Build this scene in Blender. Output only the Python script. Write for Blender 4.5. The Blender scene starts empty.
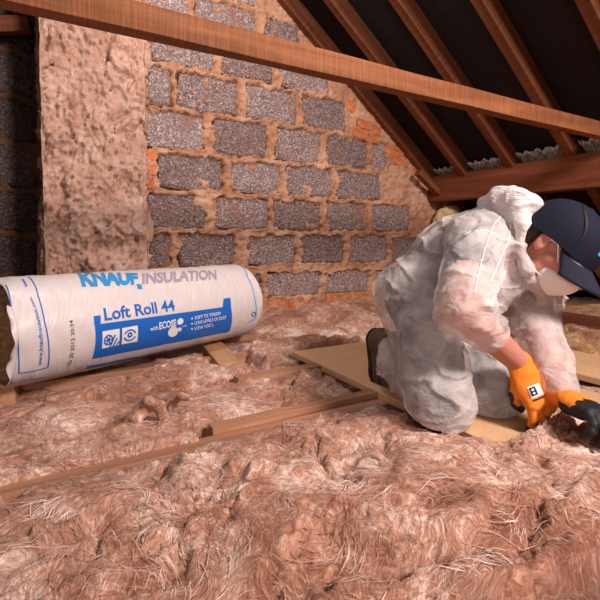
import bpy, bmesh, math, random
import numpy as np
from mathutils import Vector, Matrix
from mathutils.bvhtree import BVHTree

random.seed(4)
RNG = np.random.default_rng(11)
SC = bpy.context.scene
COL = SC.collection

# ------------------------------------------------------------------ camera
F_PX = 430.0
HORIZON = 243.0
PITCH = math.radians(2.6)
PP_Y = HORIZON + F_PX * math.tan(PITCH)
FW0 = np.array([0.4895, 0.872, 0.0]); FW0 /= np.linalg.norm(FW0)
RT = np.array([FW0[1], -FW0[0], 0.0])
UP0 = np.array([0.0, 0.0, 1.0])
FWD = FW0 * math.cos(PITCH) - UP0 * math.sin(PITCH)
UPC = UP0 * math.cos(PITCH) + FW0 * math.sin(PITCH)
CAM = np.array([0.0, 0.0, 0.48])

cam_data = bpy.data.cameras.new('camera')
cam_data.sensor_width = 36.0
cam_data.lens = F_PX / 600.0 * 36.0
cam_data.shift_y = (PP_Y - 300.0) / 600.0
cam_data.clip_start = 0.02
cam = bpy.data.objects.new('camera', cam_data)
COL.objects.link(cam)
cam.matrix_world = Matrix(((RT[0], UPC[0], -FWD[0], CAM[0]), (RT[1], UPC[1], -FWD[1], CAM[1]),
                           (RT[2], UPC[2], -FWD[2], CAM[2]), (0, 0, 0, 1)))
SC.camera = cam

# ------------------------------------------------------------------ world, lights, exposure
SC.view_settings.view_transform = 'Standard'
SC.view_settings.look = 'None'
SC.view_settings.gamma = 1.0
SC.view_settings.use_curve_mapping = False
SC.view_settings.exposure = 0.08
world = bpy.data.worlds.new('world'); SC.world = world
world.use_nodes = True
world.node_tree.nodes['Background'].inputs[0].default_value = (0.9, 0.75, 0.7, 1)
world.node_tree.nodes['Background'].inputs[1].default_value = 0.02


def area_light(name, loc, target, size, watts, col):
    ld = bpy.data.lights.new(name, 'AREA')
    ld.shape = 'DISK'; ld.size = size; ld.energy = watts; ld.color = col
    lo = bpy.data.objects.new(name, ld); COL.objects.link(lo)
    lo.location = loc
    lo.rotation_euler = (Vector(target) - Vector(loc)).to_track_quat('-Z', 'Y').to_euler()
    return lo


area_light('key_softbox', (1.15, -0.95, 1.75), (0.9, 1.6, 0.35), 0.5, 90, (1.0, 0.86, 0.79))
area_light('added_fill_light', (-0.55, -0.75, 0.60), (0.9, 1.6, 0.35), 0.7, 9, (1.0, 0.88, 0.84))  # added fill, no visible source: lifts the mask and the low parts
area_light('added_wall_light', (0.45, 1.30, 2.05), (0.6, 2.35, 0.9), 0.35, 15, (1.0, 0.88, 0.82))  # added unseen light that brightens the gable wall and rakes its mortar


# ------------------------------------------------------------------ projection helpers (photo point -> place)
def ray(px, py):
    return FWD + RT * (px - 300.0) / F_PX + UPC * (PP_Y - py) / F_PX


def at(px, py, d):
    return CAM + ray(px, py) * d


def atz(px, py, z):
    r = ray(px, py); return CAM + r * (z - CAM[2]) / r[2]


def atY(px, py, y):
    r = ray(px, py); return CAM + r * y / r[1]


def camvec(x, d, z):
    """vector given as (to the right, away from camera, up)"""
    return RT * x + FW0 * d + UP0 * z


# ------------------------------------------------------------------ noise
_perm = np.random.default_rng(5).permutation(256).astype(np.int32)
_perm = np.concatenate([_perm, _perm, _perm])
_g = np.random.default_rng(6).normal(size=(256, 3)).astype(np.float32)
_g /= np.linalg.norm(_g, axis=1)[:, None]


def noise3(x, y, z):
    x = np.asarray(x, np.float32); y = np.asarray(y, np.float32); z = np.asarray(z, np.float32)
    x, y, z = np.broadcast_arrays(x, y, z)
    xi = np.floor(x).astype(np.int32); yi = np.floor(y).astype(np.int32); zi = np.floor(z).astype(np.int32)
    xf = x - xi; yf = y - yi; zf = z - zi
    xi &= 255; yi &= 255; zi &= 255
    u = xf * xf * xf * (xf * (xf * 6 - 15) + 10)
    v = yf * yf * yf * (yf * (yf * 6 - 15) + 10)
    w = zf * zf * zf * (zf * (zf * 6 - 15) + 10)
    out = 0
    for dx in (0, 1):
        for dy in (0, 1):
            for dz in (0, 1):
                h = _perm[_perm[_perm[xi + dx] + yi + dy] + zi + dz]
                g = _g[h]
                n = g[..., 0] * (xf - dx) + g[..., 1] * (yf - dy) + g[..., 2] * (zf - dz)
                out = out + n * (u if dx else 1 - u) * (v if dy else 1 - v) * (w if dz else 1 - w)
    return out * 1.5


def fbm(x, y, z, oct=4, lac=2.1, gain=0.5):
    s = 0; a = 1.0; f = 1.0
    for i in range(oct):
        s = s + a * noise3(x * f + 17.3 * i, y * f + 3.1 * i, z * f + 9.7 * i)
        a *= gain; f *= lac
    return s


def sstep(a, b, x):
    t = np.clip((x - a) / (b - a), 0, 1)
    return t * t * (3 - 2 * t)


# ------------------------------------------------------------------ object helpers
def link(name, me, mat=None, parent=None, smooth=True):
    o = bpy.data.objects.new(name, me); COL.objects.link(o)
    if mat is not None and len(me.materials) == 0:
        for m in (mat if isinstance(mat, (list, tuple)) else [mat]):
            me.materials.append(m)
    if smooth:
        me.polygons.foreach_set('use_smooth', np.ones(len(me.polygons), bool))
    if parent is not None:
        o.parent = parent
    return o


def np_mesh(name, verts, quads, tris=None):
    me = bpy.data.meshes.new(name)
    v = np.asarray(verts, np.float32).reshape(-1, 3)
    q = np.asarray(quads, np.int32).reshape(-1, 4) if quads is not None and len(quads) else np.zeros((0, 4), np.int32)
    t = np.asarray(tris, np.int32).reshape(-1, 3) if tris is not None and len(tris) else np.zeros((0, 3), np.int32)
    me.vertices.add(len(v)); me.vertices.foreach_set('co', v.ravel())
    me.loops.add(len(q) * 4 + len(t) * 3)
    me.loops.foreach_set('vertex_index', np.concatenate([q.ravel(), t.ravel()]).astype(np.int32))
    me.polygons.add(len(q) + len(t))
    st = np.concatenate([np.arange(len(q)) * 4, len(q) * 4 + np.arange(len(t)) * 3]).astype(np.int32)
    me.polygons.foreach_set('loop_start', st)
    me.update(calc_edges=True); me.validate()
    return me


def grid_quads(nu, nv, base=0, flip=False):
    i = np.arange(nu - 1)[:, None] * nv + np.arange(nv - 1)[None, :]
    q = np.stack([i, i + nv, i + nv + 1, i + 1], -1).reshape(-1, 4) + base
    return q[:, ::-1] if flip else q


def tag(o, label=None, cat=None, group=None, kind=None):
    if label: o['label'] = label
    if cat: o['category'] = cat
    if group: o['group'] = group
    if kind: o['kind'] = kind
    return o


def empty(name, loc=(0, 0, 0)):
    o = bpy.data.objects.new(name, None); COL.objects.link(o)
    o.empty_display_size = 0.05
    o.location = loc
    return o


def parent_keep(o, p):
    o.parent = p
    o.matrix_parent_inverse = Matrix.Translation(p.location).inverted()


def box_mesh(name, x0, x1, y0, y1, z0, z1, bev=0.003, cuts=0, jitter=0.0):
    bm = bmesh.new()
    bmesh.ops.create_cube(bm, size=1)
    for v in bm.verts:
        v.co = Vector(((x0 + x1) / 2 + v.co.x * (x1 - x0), (y0 + y1) / 2 + v.co.y * (y1 - y0), (z0 + z1) / 2 + v.co.z * (z1 - z0)))
    if cuts:
        d = max((x1 - x0, 0), (y1 - y0, 1), (z1 - z0, 2))
        lo = (x0, y0, z0)[d[1]]
        nrm = [0, 0, 0]; nrm[d[1]] = 1
        for i in range(1, cuts):
            co = [0, 0, 0]; co[d[1]] = lo + d[0] * i / cuts
            bmesh.ops.bisect_plane(bm, geom=bm.verts[:] + bm.edges[:] + bm.faces[:], plane_co=co, plane_no=nrm)
    if jitter:
        for v in bm.verts:
            v.co += Vector([random.uniform(-1, 1) * jitter for _ in range(3)])
    if bev:
        es = [e for e in bm.edges if len(e.link_faces) == 2 and e.calc_face_angle(0) > 0.6]
        bmesh.ops.bevel(bm, geom=es, offset=bev, segments=2, affect='EDGES', profile=0.6)
    me = bpy.data.meshes.new(name); bm.to_mesh(me); bm.free()
    return me


def beam_mesh(name, p0, p1, w, h, side, bev=0.004, cuts=8, jitter=0.0015):
    """timber from p0 to p1 (centres); side = vector along its width"""
    p0 = Vector(p0); p1 = Vector(p1); ax = p1 - p0; L = ax.length
    me = box_mesh(name, 0, L, -w / 2, w / 2, -h / 2, h / 2, bev, cuts, jitter)
    ex = ax.normalized(); ey = (Vector(side) - ex * ex.dot(Vector(side))).normalized(); ez = ex.cross(ey)
    M = Matrix(((ex.x, ey.x, ez.x, p0.x), (ex.y, ey.y, ez.y, p0.y), (ex.z, ey.z, ez.z, p0.z), (0, 0, 0, 1)))
    return me, M


def tube_mesh(name, pts, rad, seg=8):
    pts = [Vector(p) for p in pts]
    V = []; n = len(pts)
    rads = rad if isinstance(rad, (list, tuple)) else [rad] * n
    prev = None
    for i, p in enumerate(pts):
        t = (pts[min(i + 1, n - 1)] - pts[max(i - 1, 0)]).normalized()
        if prev is None:
            a = t.orthogonal().normalized()
        else:
            a = (prev - t * prev.dot(t)).normalized()
        prev = a; b = t.cross(a)
        for k in range(seg):
            an = 2 * math.pi * k / seg
            V.append(p + (a * math.cos(an) + b * math.sin(an)) * rads[i])
    Q = []
    for i in range(n - 1):
        for k in range(seg):
            Q.append((i * seg + k, i * seg + (k + 1) % seg, (i + 1) * seg + (k + 1) % seg, (i + 1) * seg + k))
    V.append(pts[0]); V.append(pts[-1])
    T = []
    for k in range(seg):
        T.append((n * seg, (k + 1) % seg, k)); T.append((n * seg + 1, (n - 1) * seg + k, (n - 1) * seg + (k + 1) % seg))
    return np_mesh(name, [tuple(v) for v in V], Q, T)


# ------------------------------------------------------------------ materials
class NT:
    def __init__(s, name, rough=0.8, spec=0.3):
        s.m = bpy.data.materials.new(name); s.m.use_nodes = True
        s.t = s.m.node_tree; s.n = s.t.nodes; s.b = s.n['Principled BSDF']
        s.b.inputs['Roughness'].default_value = rough
        s.b.inputs['Specular IOR Level'].default_value = spec
        s.tc = s.n.new('ShaderNodeTexCoord')
        s.obj = s.tc.outputs['Object']

    def L(s, a, b): s.t.links.new(a, b)

    def mapping(s, scale=(1, 1, 1), rot=(0, 0, 0), src=None):
        n = s.n.new('ShaderNodeMapping'); n.inputs['Scale'].default_value = scale; n.inputs['Rotation'].default_value = rot
        s.L(src or s.obj, n.inputs[0]); return n.outputs[0]

    def noise(s, scale, vec=None, detail=4, rough=0.6, dist=0.0):
        n = s.n.new('ShaderNodeTexNoise'); n.inputs['Scale'].default_value = scale
        n.inputs['Detail'].default_value = detail; n.inputs['Roughness'].default_value = rough; n.inputs['Distortion'].default_value = dist
        s.L(vec or s.obj, n.inputs['Vector']); return n.outputs['Fac']

    def voro(s, scale, vec=None, feature='F1'):
        n = s.n.new('ShaderNodeTexVoronoi'); n.feature = feature; n.inputs['Scale'].default_value = scale
        s.L(vec or s.obj, n.inputs['Vector']); return n

    def ramp(s, fac, stops, interp='LINEAR'):
        n = s.n.new('ShaderNodeValToRGB'); cr = n.color_ramp; cr.interpolation = interp
        while len(cr.elements) < len(stops): cr.elements.new(0.5)
        for e, (p, c) in zip(cr.elements, stops):
            e.position = p; e.color = (*c, 1) if len(c) == 3 else c
        s.L(fac, n.inputs[0]); return n.outputs[0]

    def mix(s, fac, a, b, mode='MIX'):
        n = s.n.new('ShaderNodeMix'); n.data_type = 'RGBA'; n.blend_type = mode
        for i, v in ((0, fac), (6, a), (7, b)):
            if hasattr(v, 'links'): s.L(v, n.inputs[i])
            elif i == 0: n.inputs[0].default_value = v
            else: n.inputs[i].default_value = (*v, 1)
        return n.outputs[2]

    def math(s, op, a, b=0.0, clamp=False):
        n = s.n.new('ShaderNodeMath'); n.operation = op; n.use_clamp = clamp
        for i, v in ((0, a), (1, b)):
            if hasattr(v, 'links'): s.L(v, n.inputs[i])
            else: n.inputs[i].default_value = v
        return n.outputs[0]

    def color(s, c):
        if hasattr(c, 'links'): s.L(c, s.b.inputs['Base Color'])
        else: s.b.inputs['Base Color'].default_value = (*c, 1)

    def bump(s, h, strength=0.5, dist=0.01, prev=None):
        n = s.n.new('ShaderNodeBump'); n.inputs['Strength'].default_value = strength; n.inputs['Distance'].default_value = dist
        s.L(h, n.inputs['Height'])
        if prev is not None: s.L(prev, n.inputs['Normal'])
        s.L(n.outputs[0], s.b.inputs['Normal']); return n.outputs[0]

    def rnd(s):
        n = s.n.new('ShaderNodeObjectInfo'); return n.outputs['Random']


def mat_plain(name, c, rough=0.6, spec=0.3, noise_amt=0.15, scale=30, bump=0.0):
    t = NT(name, rough, spec)
    n = t.noise(scale)
    t.color(t.mix(n, tuple(x * (1 - noise_amt) for x in c), tuple(min(1, x * (1 + noise_amt)) for x in c)))
    if bump: t.bump(t.noise(scale * 4), bump, 0.004)
    return t.m


def mat_wood(name, c0, c1, axis='X', saw=True):
    """sawn softwood, grain along the object's axis, faint saw ribs across it"""
    t = NT(name, 0.72, 0.25)
    sc = {'X': (1.5, 22, 22), 'Y': (22, 1.5, 22), 'Z': (22, 22, 1.5)}[axis]
    g = t.noise(1.0, t.mapping(sc), 6, 0.62, 0.6)
    g2 = t.noise(5.0, None, 3, 0.5)
    col = t.ramp(g, [(0.28, tuple(x * 0.62 for x in c0)), (0.5, c0), (0.72, c1)])
    col = t.mix(t.math('MULTIPLY', g2, 0.45), col, tuple(x * 0.55 for x in c0))
    t.color(col)
    h = g
    if saw:
        rs = {'X': (170, 6, 6), 'Y': (6, 170, 6), 'Z': (6, 6, 170)}[axis]
        r = t.noise(1.0, t.mapping(rs), 2, 0.5)
        h = t.math('ADD', t.math('MULTIPLY', r, 0.8), g)
        col2 = t.mix(t.ramp(r, [(0.46, (0, 0, 0)), (0.66, (0.3, 0.3, 0.3))]), col, tuple(min(1, x * 1.3) for x in c1))
        t.color(col2)
    t.bump(h, 0.5, 0.003)
    return t.m


M_RAFTER = mat_wood('rafter_wood', (0.155, 0.045, 0.017), (0.27, 0.092, 0.038))
M_BEAM = mat_wood('tie_beam_wood', (0.21, 0.070, 0.025), (0.35, 0.135, 0.056))
M_PURLIN = mat_wood('purlin_wood', (0.18, 0.050, 0.020), (0.31, 0.105, 0.046), saw=False)
M_JOIST = mat_wood('joist_wood', (0.42, 0.205, 0.12), (0.60, 0.345, 0.22), saw=False)
M_DARKJOIST = mat_wood('binder_wood', (0.20, 0.06, 0.03), (0.28, 0.10, 0.055), saw=False)
M_PALEWOOD = mat_wood('pale_timber', (0.58, 0.30, 0.155), (0.72, 0.44, 0.26), saw=False)
M_YELLOW = mat_wood('fresh_pine', (0.55, 0.26, 0.06), (0.72, 0.42, 0.14), saw=False)


def mat_board():
    t = NT('chipboard', 0.75, 0.2)
    v = t.voro(420)
    n = t.noise(9, None, 4)
    c = t.mix(v.outputs['Color'], (0.55, 0.315, 0.165), (0.76, 0.50, 0.30))
    c2 = t.mix(0.6, c, t.ramp(n, [(0.3, (0.60, 0.35, 0.19)), (0.7, (0.72, 0.46, 0.27))]))
    t.color(c2); t.bump(v.outputs['Distance'], 0.25, 0.002)
    return t.m


M_BOARD = mat_board()


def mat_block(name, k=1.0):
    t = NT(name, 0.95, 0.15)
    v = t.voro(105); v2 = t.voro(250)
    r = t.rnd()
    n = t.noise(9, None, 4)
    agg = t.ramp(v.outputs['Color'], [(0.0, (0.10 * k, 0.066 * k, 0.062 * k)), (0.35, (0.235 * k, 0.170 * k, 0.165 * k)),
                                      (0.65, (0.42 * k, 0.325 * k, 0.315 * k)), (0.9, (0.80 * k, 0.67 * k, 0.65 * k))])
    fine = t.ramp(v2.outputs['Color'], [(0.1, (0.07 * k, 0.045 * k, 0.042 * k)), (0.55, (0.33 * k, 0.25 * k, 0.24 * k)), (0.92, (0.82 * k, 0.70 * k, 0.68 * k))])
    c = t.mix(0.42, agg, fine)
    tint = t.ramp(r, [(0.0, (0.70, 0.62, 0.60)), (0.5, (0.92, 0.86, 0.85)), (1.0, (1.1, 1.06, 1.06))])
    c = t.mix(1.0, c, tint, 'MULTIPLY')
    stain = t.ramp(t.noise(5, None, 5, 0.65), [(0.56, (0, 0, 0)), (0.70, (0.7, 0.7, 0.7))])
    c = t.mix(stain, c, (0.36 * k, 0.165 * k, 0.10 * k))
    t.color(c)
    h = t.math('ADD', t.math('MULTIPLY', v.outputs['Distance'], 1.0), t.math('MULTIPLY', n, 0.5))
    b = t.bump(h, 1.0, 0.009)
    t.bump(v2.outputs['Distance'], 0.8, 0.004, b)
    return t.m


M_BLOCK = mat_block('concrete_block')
M_BLOCK_SHADED = mat_block('shaded_block', 0.34)  # same block darkened: shade of the recess painted into the colour


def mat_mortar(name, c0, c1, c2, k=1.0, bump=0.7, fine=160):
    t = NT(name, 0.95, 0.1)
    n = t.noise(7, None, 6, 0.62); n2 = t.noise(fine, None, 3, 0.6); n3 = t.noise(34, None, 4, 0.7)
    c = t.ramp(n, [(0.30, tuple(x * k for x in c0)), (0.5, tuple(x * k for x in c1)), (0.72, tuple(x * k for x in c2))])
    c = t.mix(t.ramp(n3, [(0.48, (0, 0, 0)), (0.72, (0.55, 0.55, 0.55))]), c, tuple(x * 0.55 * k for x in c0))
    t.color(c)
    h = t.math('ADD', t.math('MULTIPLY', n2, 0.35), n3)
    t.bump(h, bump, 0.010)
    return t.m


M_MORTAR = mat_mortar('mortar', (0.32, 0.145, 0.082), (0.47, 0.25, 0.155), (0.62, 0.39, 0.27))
M_MORTAR_SHADED = mat_mortar('shaded_mortar', (0.34, 0.15, 0.085), (0.45, 0.22, 0.13), (0.52, 0.28, 0.18), 0.30)  # darkened mortar for the recess, shade painted in
M_RENDER = mat_mortar('pier_render', (0.38, 0.20, 0.14), (0.53, 0.325, 0.25), (0.68, 0.48, 0.40), 1.0, 0.9)


def mat_brick():
    t = NT('orange_brick', 0.9, 0.15)
    n = t.noise(28, None, 5, 0.7)
    r = t.rnd()
    c = t.ramp(n, [(0.3, (0.33, 0.085, 0.035)), (0.5, (0.56, 0.17, 0.065)), (0.72, (0.66, 0.30, 0.16))])
    c = t.mix(1.0, c, t.ramp(r, [(0, (0.75, 0.7, 0.7)), (1, (1.05, 1.05, 1.0))]), 'MULTIPLY')
    t.color(c); t.bump(n, 0.6, 0.006)
    return t.m


M_BRICK = mat_brick()


def mat_felt():
    t = NT('roofing_felt', 0.9, 0.15)
    n = t.noise(1.0, t.mapping((4, 40, 40)), 5, 0.6)
    n2 = t.noise(6, None, 4)
    c = t.mix(n, (0.012, 0.009, 0.009), (0.040, 0.028, 0.026))
    t.color(t.mix(n2, c, (0.02, 0.014, 0.013)))
    t.bump(n, 0.6, 0.01)
    return t.m


M_FELT = mat_felt()


def mat_wool(name, dark, mid, light, pale, seed=0.0):
    """glass mineral wool: swirled fibre clumps"""
    t = NT(name, 0.95, 0.08)
    base = t.mapping((1, 1, 1))
    warp = t.n.new('ShaderNodeTexNoise'); warp.inputs['Scale'].default_value = 5.0; warp.inputs['Detail'].default_value = 3
    t.L(base, warp.inputs['Vector'])
    wv = t.n.new('ShaderNodeVectorMath'); wv.operation = 'MULTIPLY_ADD'
    t.L(warp.outputs['Color'], wv.inputs[0]); wv.inputs[1].default_value = (0.34, 0.34, 0.34)
    t.L(base, wv.inputs[2])
    vec = wv.outputs[0]
    big = t.noise(3.8, vec, 6, 0.66, 0.7)
    streak = t.noise(1.0, t.mapping((9, 110, 80), src=vec), 6, 0.7, 0.9)
    streak2 = t.noise(1.0, t.mapping((190, 18, 80), (0, 0, 0.5), src=vec), 5, 0.7, 0.8)
    f = t.math('ADD', t.math('MULTIPLY', big, 0.46), t.math('MULTIPLY', t.math('ADD', streak, streak2), 0.27))
    c = t.ramp(f, [(0.37, dark), (0.45, mid), (0.52, light), (0.585, pale)])
    spk = t.noise(120, None, 4, 0.75)
    c = t.mix(t.ramp(spk, [(0.52, (0, 0, 0)), (0.78, (0.5, 0.5, 0.5))]), c, dark)
    t.color(c)
    h = t.math('ADD', t.math('MULTIPLY', streak, 0.8), t.math('ADD', t.math('MULTIPLY', streak2, 0.5), t.math('MULTIPLY', spk, 0.4)))
    t.bump(h, 0.9, 0.007)
    t.b.inputs['Sheen Weight'].default_value = 0.15
    return t.m


M_WOOL = mat_wool('mineral_wool', (0.115, 0.037, 0.020), (0.31, 0.125, 0.074), (0.54, 0.29, 0.205), (0.86, 0.68, 0.60))
M_WOOL_STRAW = mat_wool('straw_wool', (0.12, 0.04, 0.015), (0.32, 0.135, 0.055), (0.50, 0.27, 0.12), (0.72, 0.50, 0.30))
M_WOOL_YELLOW = mat_wool('yellow_wool', (0.40, 0.24, 0.09), (0.60, 0.42, 0.18), (0.74, 0.58, 0.30), (0.85, 0.74, 0.5))
M_WOOL_ROLL = mat_wool('rolled_wool', (0.18, 0.08, 0.03), (0.36, 0.18, 0.07), (0.52, 0.30, 0.14), (0.66, 0.44, 0.25))


def mat_fibre():
    t = NT('wool_fibre', 0.9, 0.1)
    n = t.noise(13, None, 3)
    t.color(t.ramp(n, [(0.3, (0.26, 0.10, 0.058)), (0.5, (0.50, 0.26, 0.18)), (0.66, (0.88, 0.70, 0.63))]))
    return t.m


M_FIBRE = mat_fibre()


def mat_film():
    t = NT('white_packing_film', 0.38, 0.45)
    n = t.noise(8, None, 3)
    t.color(t.mix(n, (0.64, 0.57, 0.575), (0.75, 0.68, 0.685)))
    w = t.noise(1.0, t.mapping((40, 7, 7), (0, 0, 0.25)), 4, 0.55, 1.2)
    t.bump(w, 0.5, 0.010)
    return t.m


M_FILM = mat_film()
M_BLUE = mat_plain('print_blue', (0.012, 0.135, 0.56), 0.4, 0.4, 0.06)
M_CYAN = mat_plain('print_bright_blue', (0.02, 0.28, 0.66), 0.4, 0.4, 0.08)
M_GREYPRINT = mat_plain('print_grey', (0.36, 0.31, 0.38), 0.45, 0.4, 0.1)
M_WHITEPRINT = mat_plain('print_white', (0.84, 0.82, 0.84), 0.4, 0.4, 0.03)
M_DARKPRINT = mat_plain('print_black', (0.05, 0.045, 0.05), 0.5, 0.3, 0.1)


def mat_suit(name, see, tint=(0.90, 0.83, 0.83), rough=0.75):
    t = NT(name, rough, 0.15)
    n = t.noise(26, None, 4, 0.65); n2 = t.noise(420, None, 2)
    t.color(t.mix(n, tuple(x * 0.94 for x in tint), tint))
    w1 = t.noise(1.0, t.mapping((16, 16, 34), (0.5, 0.4, 0.2)), 4, 0.55, 1.2)
    b = t.bump(w1, 0.6, 0.014)
    t.bump(n2, 0.15, 0.002, b)
    a = t.ramp(t.noise(11, None, 5, 0.6, 0.8), [(0.36, (1 - see - 0.12,) * 3), (0.62, (1 - see + 0.16,) * 3)])
    aa = t.math('ADD', a, t.math('MULTIPLY', t.math('SUBTRACT', t.noise(300, None, 2), 0.5), 0.25), True)
    t.L(aa, t.b.inputs['Alpha'])
    return t.m


M_SUIT = mat_suit('white_nonwoven_fabric', 0.56, (0.84, 0.77, 0.77))
M_HOOD = mat_suit('white_hood_fabric', 0.10, (0.74, 0.69, 0.68))
M_SEAM = mat_plain('white_seam', (0.74, 0.68, 0.68), 0.7, 0.2, 0.03)


def mat_skin():
    t = NT('skin', 0.5, 0.35)
    n = t.noise(60, None, 4); n2 = t.noise(18, None, 3)
    c = t.mix(n2, (0.50, 0.19, 0.13), (0.62, 0.29, 0.21))
    t.color(t.mix(t.math('MULTIPLY', n, 0.4), c, (0.40, 0.13, 0.09)))
    t.b.inputs['Subsurface Weight'].default_value = 0.12
    t.b.inputs['Subsurface Radius'].default_value = (0.01, 0.004, 0.002)
    t.bump(n, 0.15, 0.002)
    return t.m


M_SKIN = mat_skin()
M_TSHIRT = mat_plain('dark_tshirt', (0.050, 0.045, 0.060), 0.9, 0.1, 0.3, 60, 0.2)
M_TROUSER = mat_plain('grey_trousers', (0.060, 0.052, 0.058), 0.9, 0.1, 0.35, 60, 0.2)
M_NAVY = mat_plain('navy_cap_cloth', (0.012, 0.013, 0.026), 0.85, 0.15, 0.2, 240, 0.15)
M_NAVY2 = mat_plain('navy_brim_cloth', (0.020, 0.021, 0.038), 0.85, 0.15, 0.2, 240, 0.15)
M_HAIR = mat_plain('dark_brown_hair', (0.045, 0.020, 0.014), 0.6, 0.3, 0.6, 200, 0.8)
M_MASK = mat_plain('white_mask_fabric', (0.88, 0.80, 0.78), 0.8, 0.15, 0.04, 200, 0.15)
M_ORANGE = mat_plain('orange_knit_glove', (0.86, 0.24, 0.03), 0.8, 0.15, 0.14, 300, 0.3)
M_BLACKRUB = mat_plain('black_rubber', (0.012, 0.012, 0.014), 0.55, 0.35, 0.4, 120, 0.3)
M_BOOT = mat_plain('brown_leather_boot', (0.095, 0.048, 0.032), 0.55, 0.35, 0.4, 30, 0.3)
M_SOLE = mat_plain('black_boot_sole', (0.02, 0.017, 0.016), 0.8, 0.2, 0.3, 60, 0.3)
M_TEAL = mat_plain('logo_light_blue', (0.05, 0.38, 0.72), 0.6, 0.2, 0.05)
M_PLASTER = mat_plain('ceiling_board_back', (0.30, 0.16, 0.11), 0.9, 0.1, 0.2, 10)


def mat_lens():
    t = NT('clear_lens', 0.05, 0.5)
    t.color((0.95, 0.9, 0.9)); t.b.inputs['Alpha'].default_value = 0.22
    return t.m


M_LENS = mat_lens()

# ------------------------------------------------------------------ SETTING: floor, roof, walls
WALL_Y = 2.354
SLOPE = 0.79


def roof_z(x):           # rafter underside on the right slope
    return 2.82 - SLOPE * x


tag(link('floor', box_mesh('floor', -1.6, 3.9, -1.6, 3.2, -0.16, -0.12, 0), M_PLASTER, smooth=False),
    'boarded floor of the loft hidden under the insulation', kind='structure')

SN = Vector((SLOPE, 0, 1)).normalized()      # roof normal, pointing out
RD = 0.095                                    # rafter depth
ru = Vector((0.0, 0, 2.82)); rl = Vector((3.75, 0, 2.82 - SLOPE * 3.75))


def felt_slope(name, top, bot, n, label):
    nu, nv = 60, 60
    V = []
    for i in range(nu):
        for j in range(nv):
            p = top.lerp(bot, i / (nu - 1))
            y = -1.6 + 4.8 * j / (nv - 1)
            sag = 0.012 * math.sin(y / 0.355 * 2 * math.pi) + 0.006 * math.sin(i * 1.7 + j * .3)
            q = Vector((p.x, y, p.z)) + n * (RD + 0.012 + abs(sag) * 0.6)
            V.append(tuple(q))
    Q = grid_quads(nu, nv)
    o = link(name, np_mesh(name, V, Q), M_FELT)
    m = o.modifiers.new('thick', 'SOLIDIFY'); m.thickness = 0.01; m.offset = 1
    return tag(o, label, kind='structure')


felt_slope('ceiling', ru, rl, SN, 'black felt roof slope between the rafters')
felt_slope('ceiling_far_slope', Vector((0, 0, 2.82)), Vector((-1.7, 0, 2.82 - SLOPE * 1.7)), Vector((-SLOPE, 0, 1)).normalized(), 'black felt roof slope opposite the rafters')

ORD = ['nearest the block gable wall', 'second from the block gable wall', 'third from the block gable wall',
       'fourth from the block gable wall', 'fifth from the block gable wall', 'nearest the camera']
for i, y in enumerate((2.315, 2.015, 1.665, 1.31, 0.95, 0.595)):
    p0 = Vector((-0.02, y, roof_z(-0.02))) + SN * RD / 2
    p1 = Vector((3.62, y, roof_z(3.62))) + SN * RD / 2
    me, M = beam_mesh('rafter', p0, p1, 0.050, RD, (0, 1, 0))
    o = link('rafter', me, M_RAFTER, smooth=False); o.matrix_world = M
    tag(o, 'reddish sawn roof rafter ' + ORD[i], 'rafter', 'rafters under the felt roof')

me, M = beam_mesh('tie_beam', (-1.35, 1.072, 0.995), (2.32, 1.072, 0.995), 0.044, 0.066, (0, 1, 0), 0.003, 14)
o = link('tie_beam', me, M_BEAM, smooth=False); o.matrix_world = M
tag(o, 'long orange brown sawn timber beam crossing above the worker', 'beam')

me, M = beam_mesh('purlin', (2.385, -1.2, 0.815), (2.445, 2.40, 0.875), 0.085, 0.180, (1, 0, 0), 0.005, 12)
o = link('purlin', me, M_PURLIN, smooth=False); o.matrix_world = M
tag(o, 'thick dark red purlin beam behind the worker under the rafters', 'beam')

b0 = atY(418, 172, 2.24); b1 = atY(476, 232, 2.24)
me, M = beam_mesh('brace', b0, b1, 0.05, 0.042, (0, 1, 0), 0.003, 4)
o = link('diagonal_brace', me, M_RAFTER, smooth=False); o.matrix_world = M
tag(o, 'short diagonal timber brace in front of the purlin end', 'brace')

# pale strip of felt lap seen just above the purlin
t = NT('pale_underlay', 0.9, 0.1)
t.color(t.ramp(t.noise(1, t.mapping((20, 160, 60)), 3), [(0.4, (0.16, 0.13, 0.11)), (0.6, (0.62, 0.56, 0.50))]))
for i in range(4):
    y0, y1 = [(2.045, 2.285), (1.695, 1.985), (1.34, 1.635), (0.98, 1.28)][i]
    V = []
    for a in range(24):
        for b in range(8):
            y = y0 + (y1 - y0) * a / 23; x = 2.36 + 0.16 * b / 7 + 0.008 * math.sin(a * 1.3)
            V.append(tuple(Vector((x, y, roof_z(x))) + SN * (RD - 0.022 + 0.006 * math.sin(a * 2.1 + b))))
    o = link('underlay_strip', np_mesh('underlay_strip', V, grid_quads(24, 8)), t.m)
    m = o.modifiers.new('thick', 'SOLIDIFY'); m.thickness = 0.004
    tag(o, 'pale ribbed underlay strip above the purlin between ' + ['first and second rafters from the gable wall', 'second and third rafters from the gable wall',
        'third and fourth rafters from the gable wall', 'fourth and fifth rafters from the gable wall'][i], 'underlay', 'underlay strips above the purlin')

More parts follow.
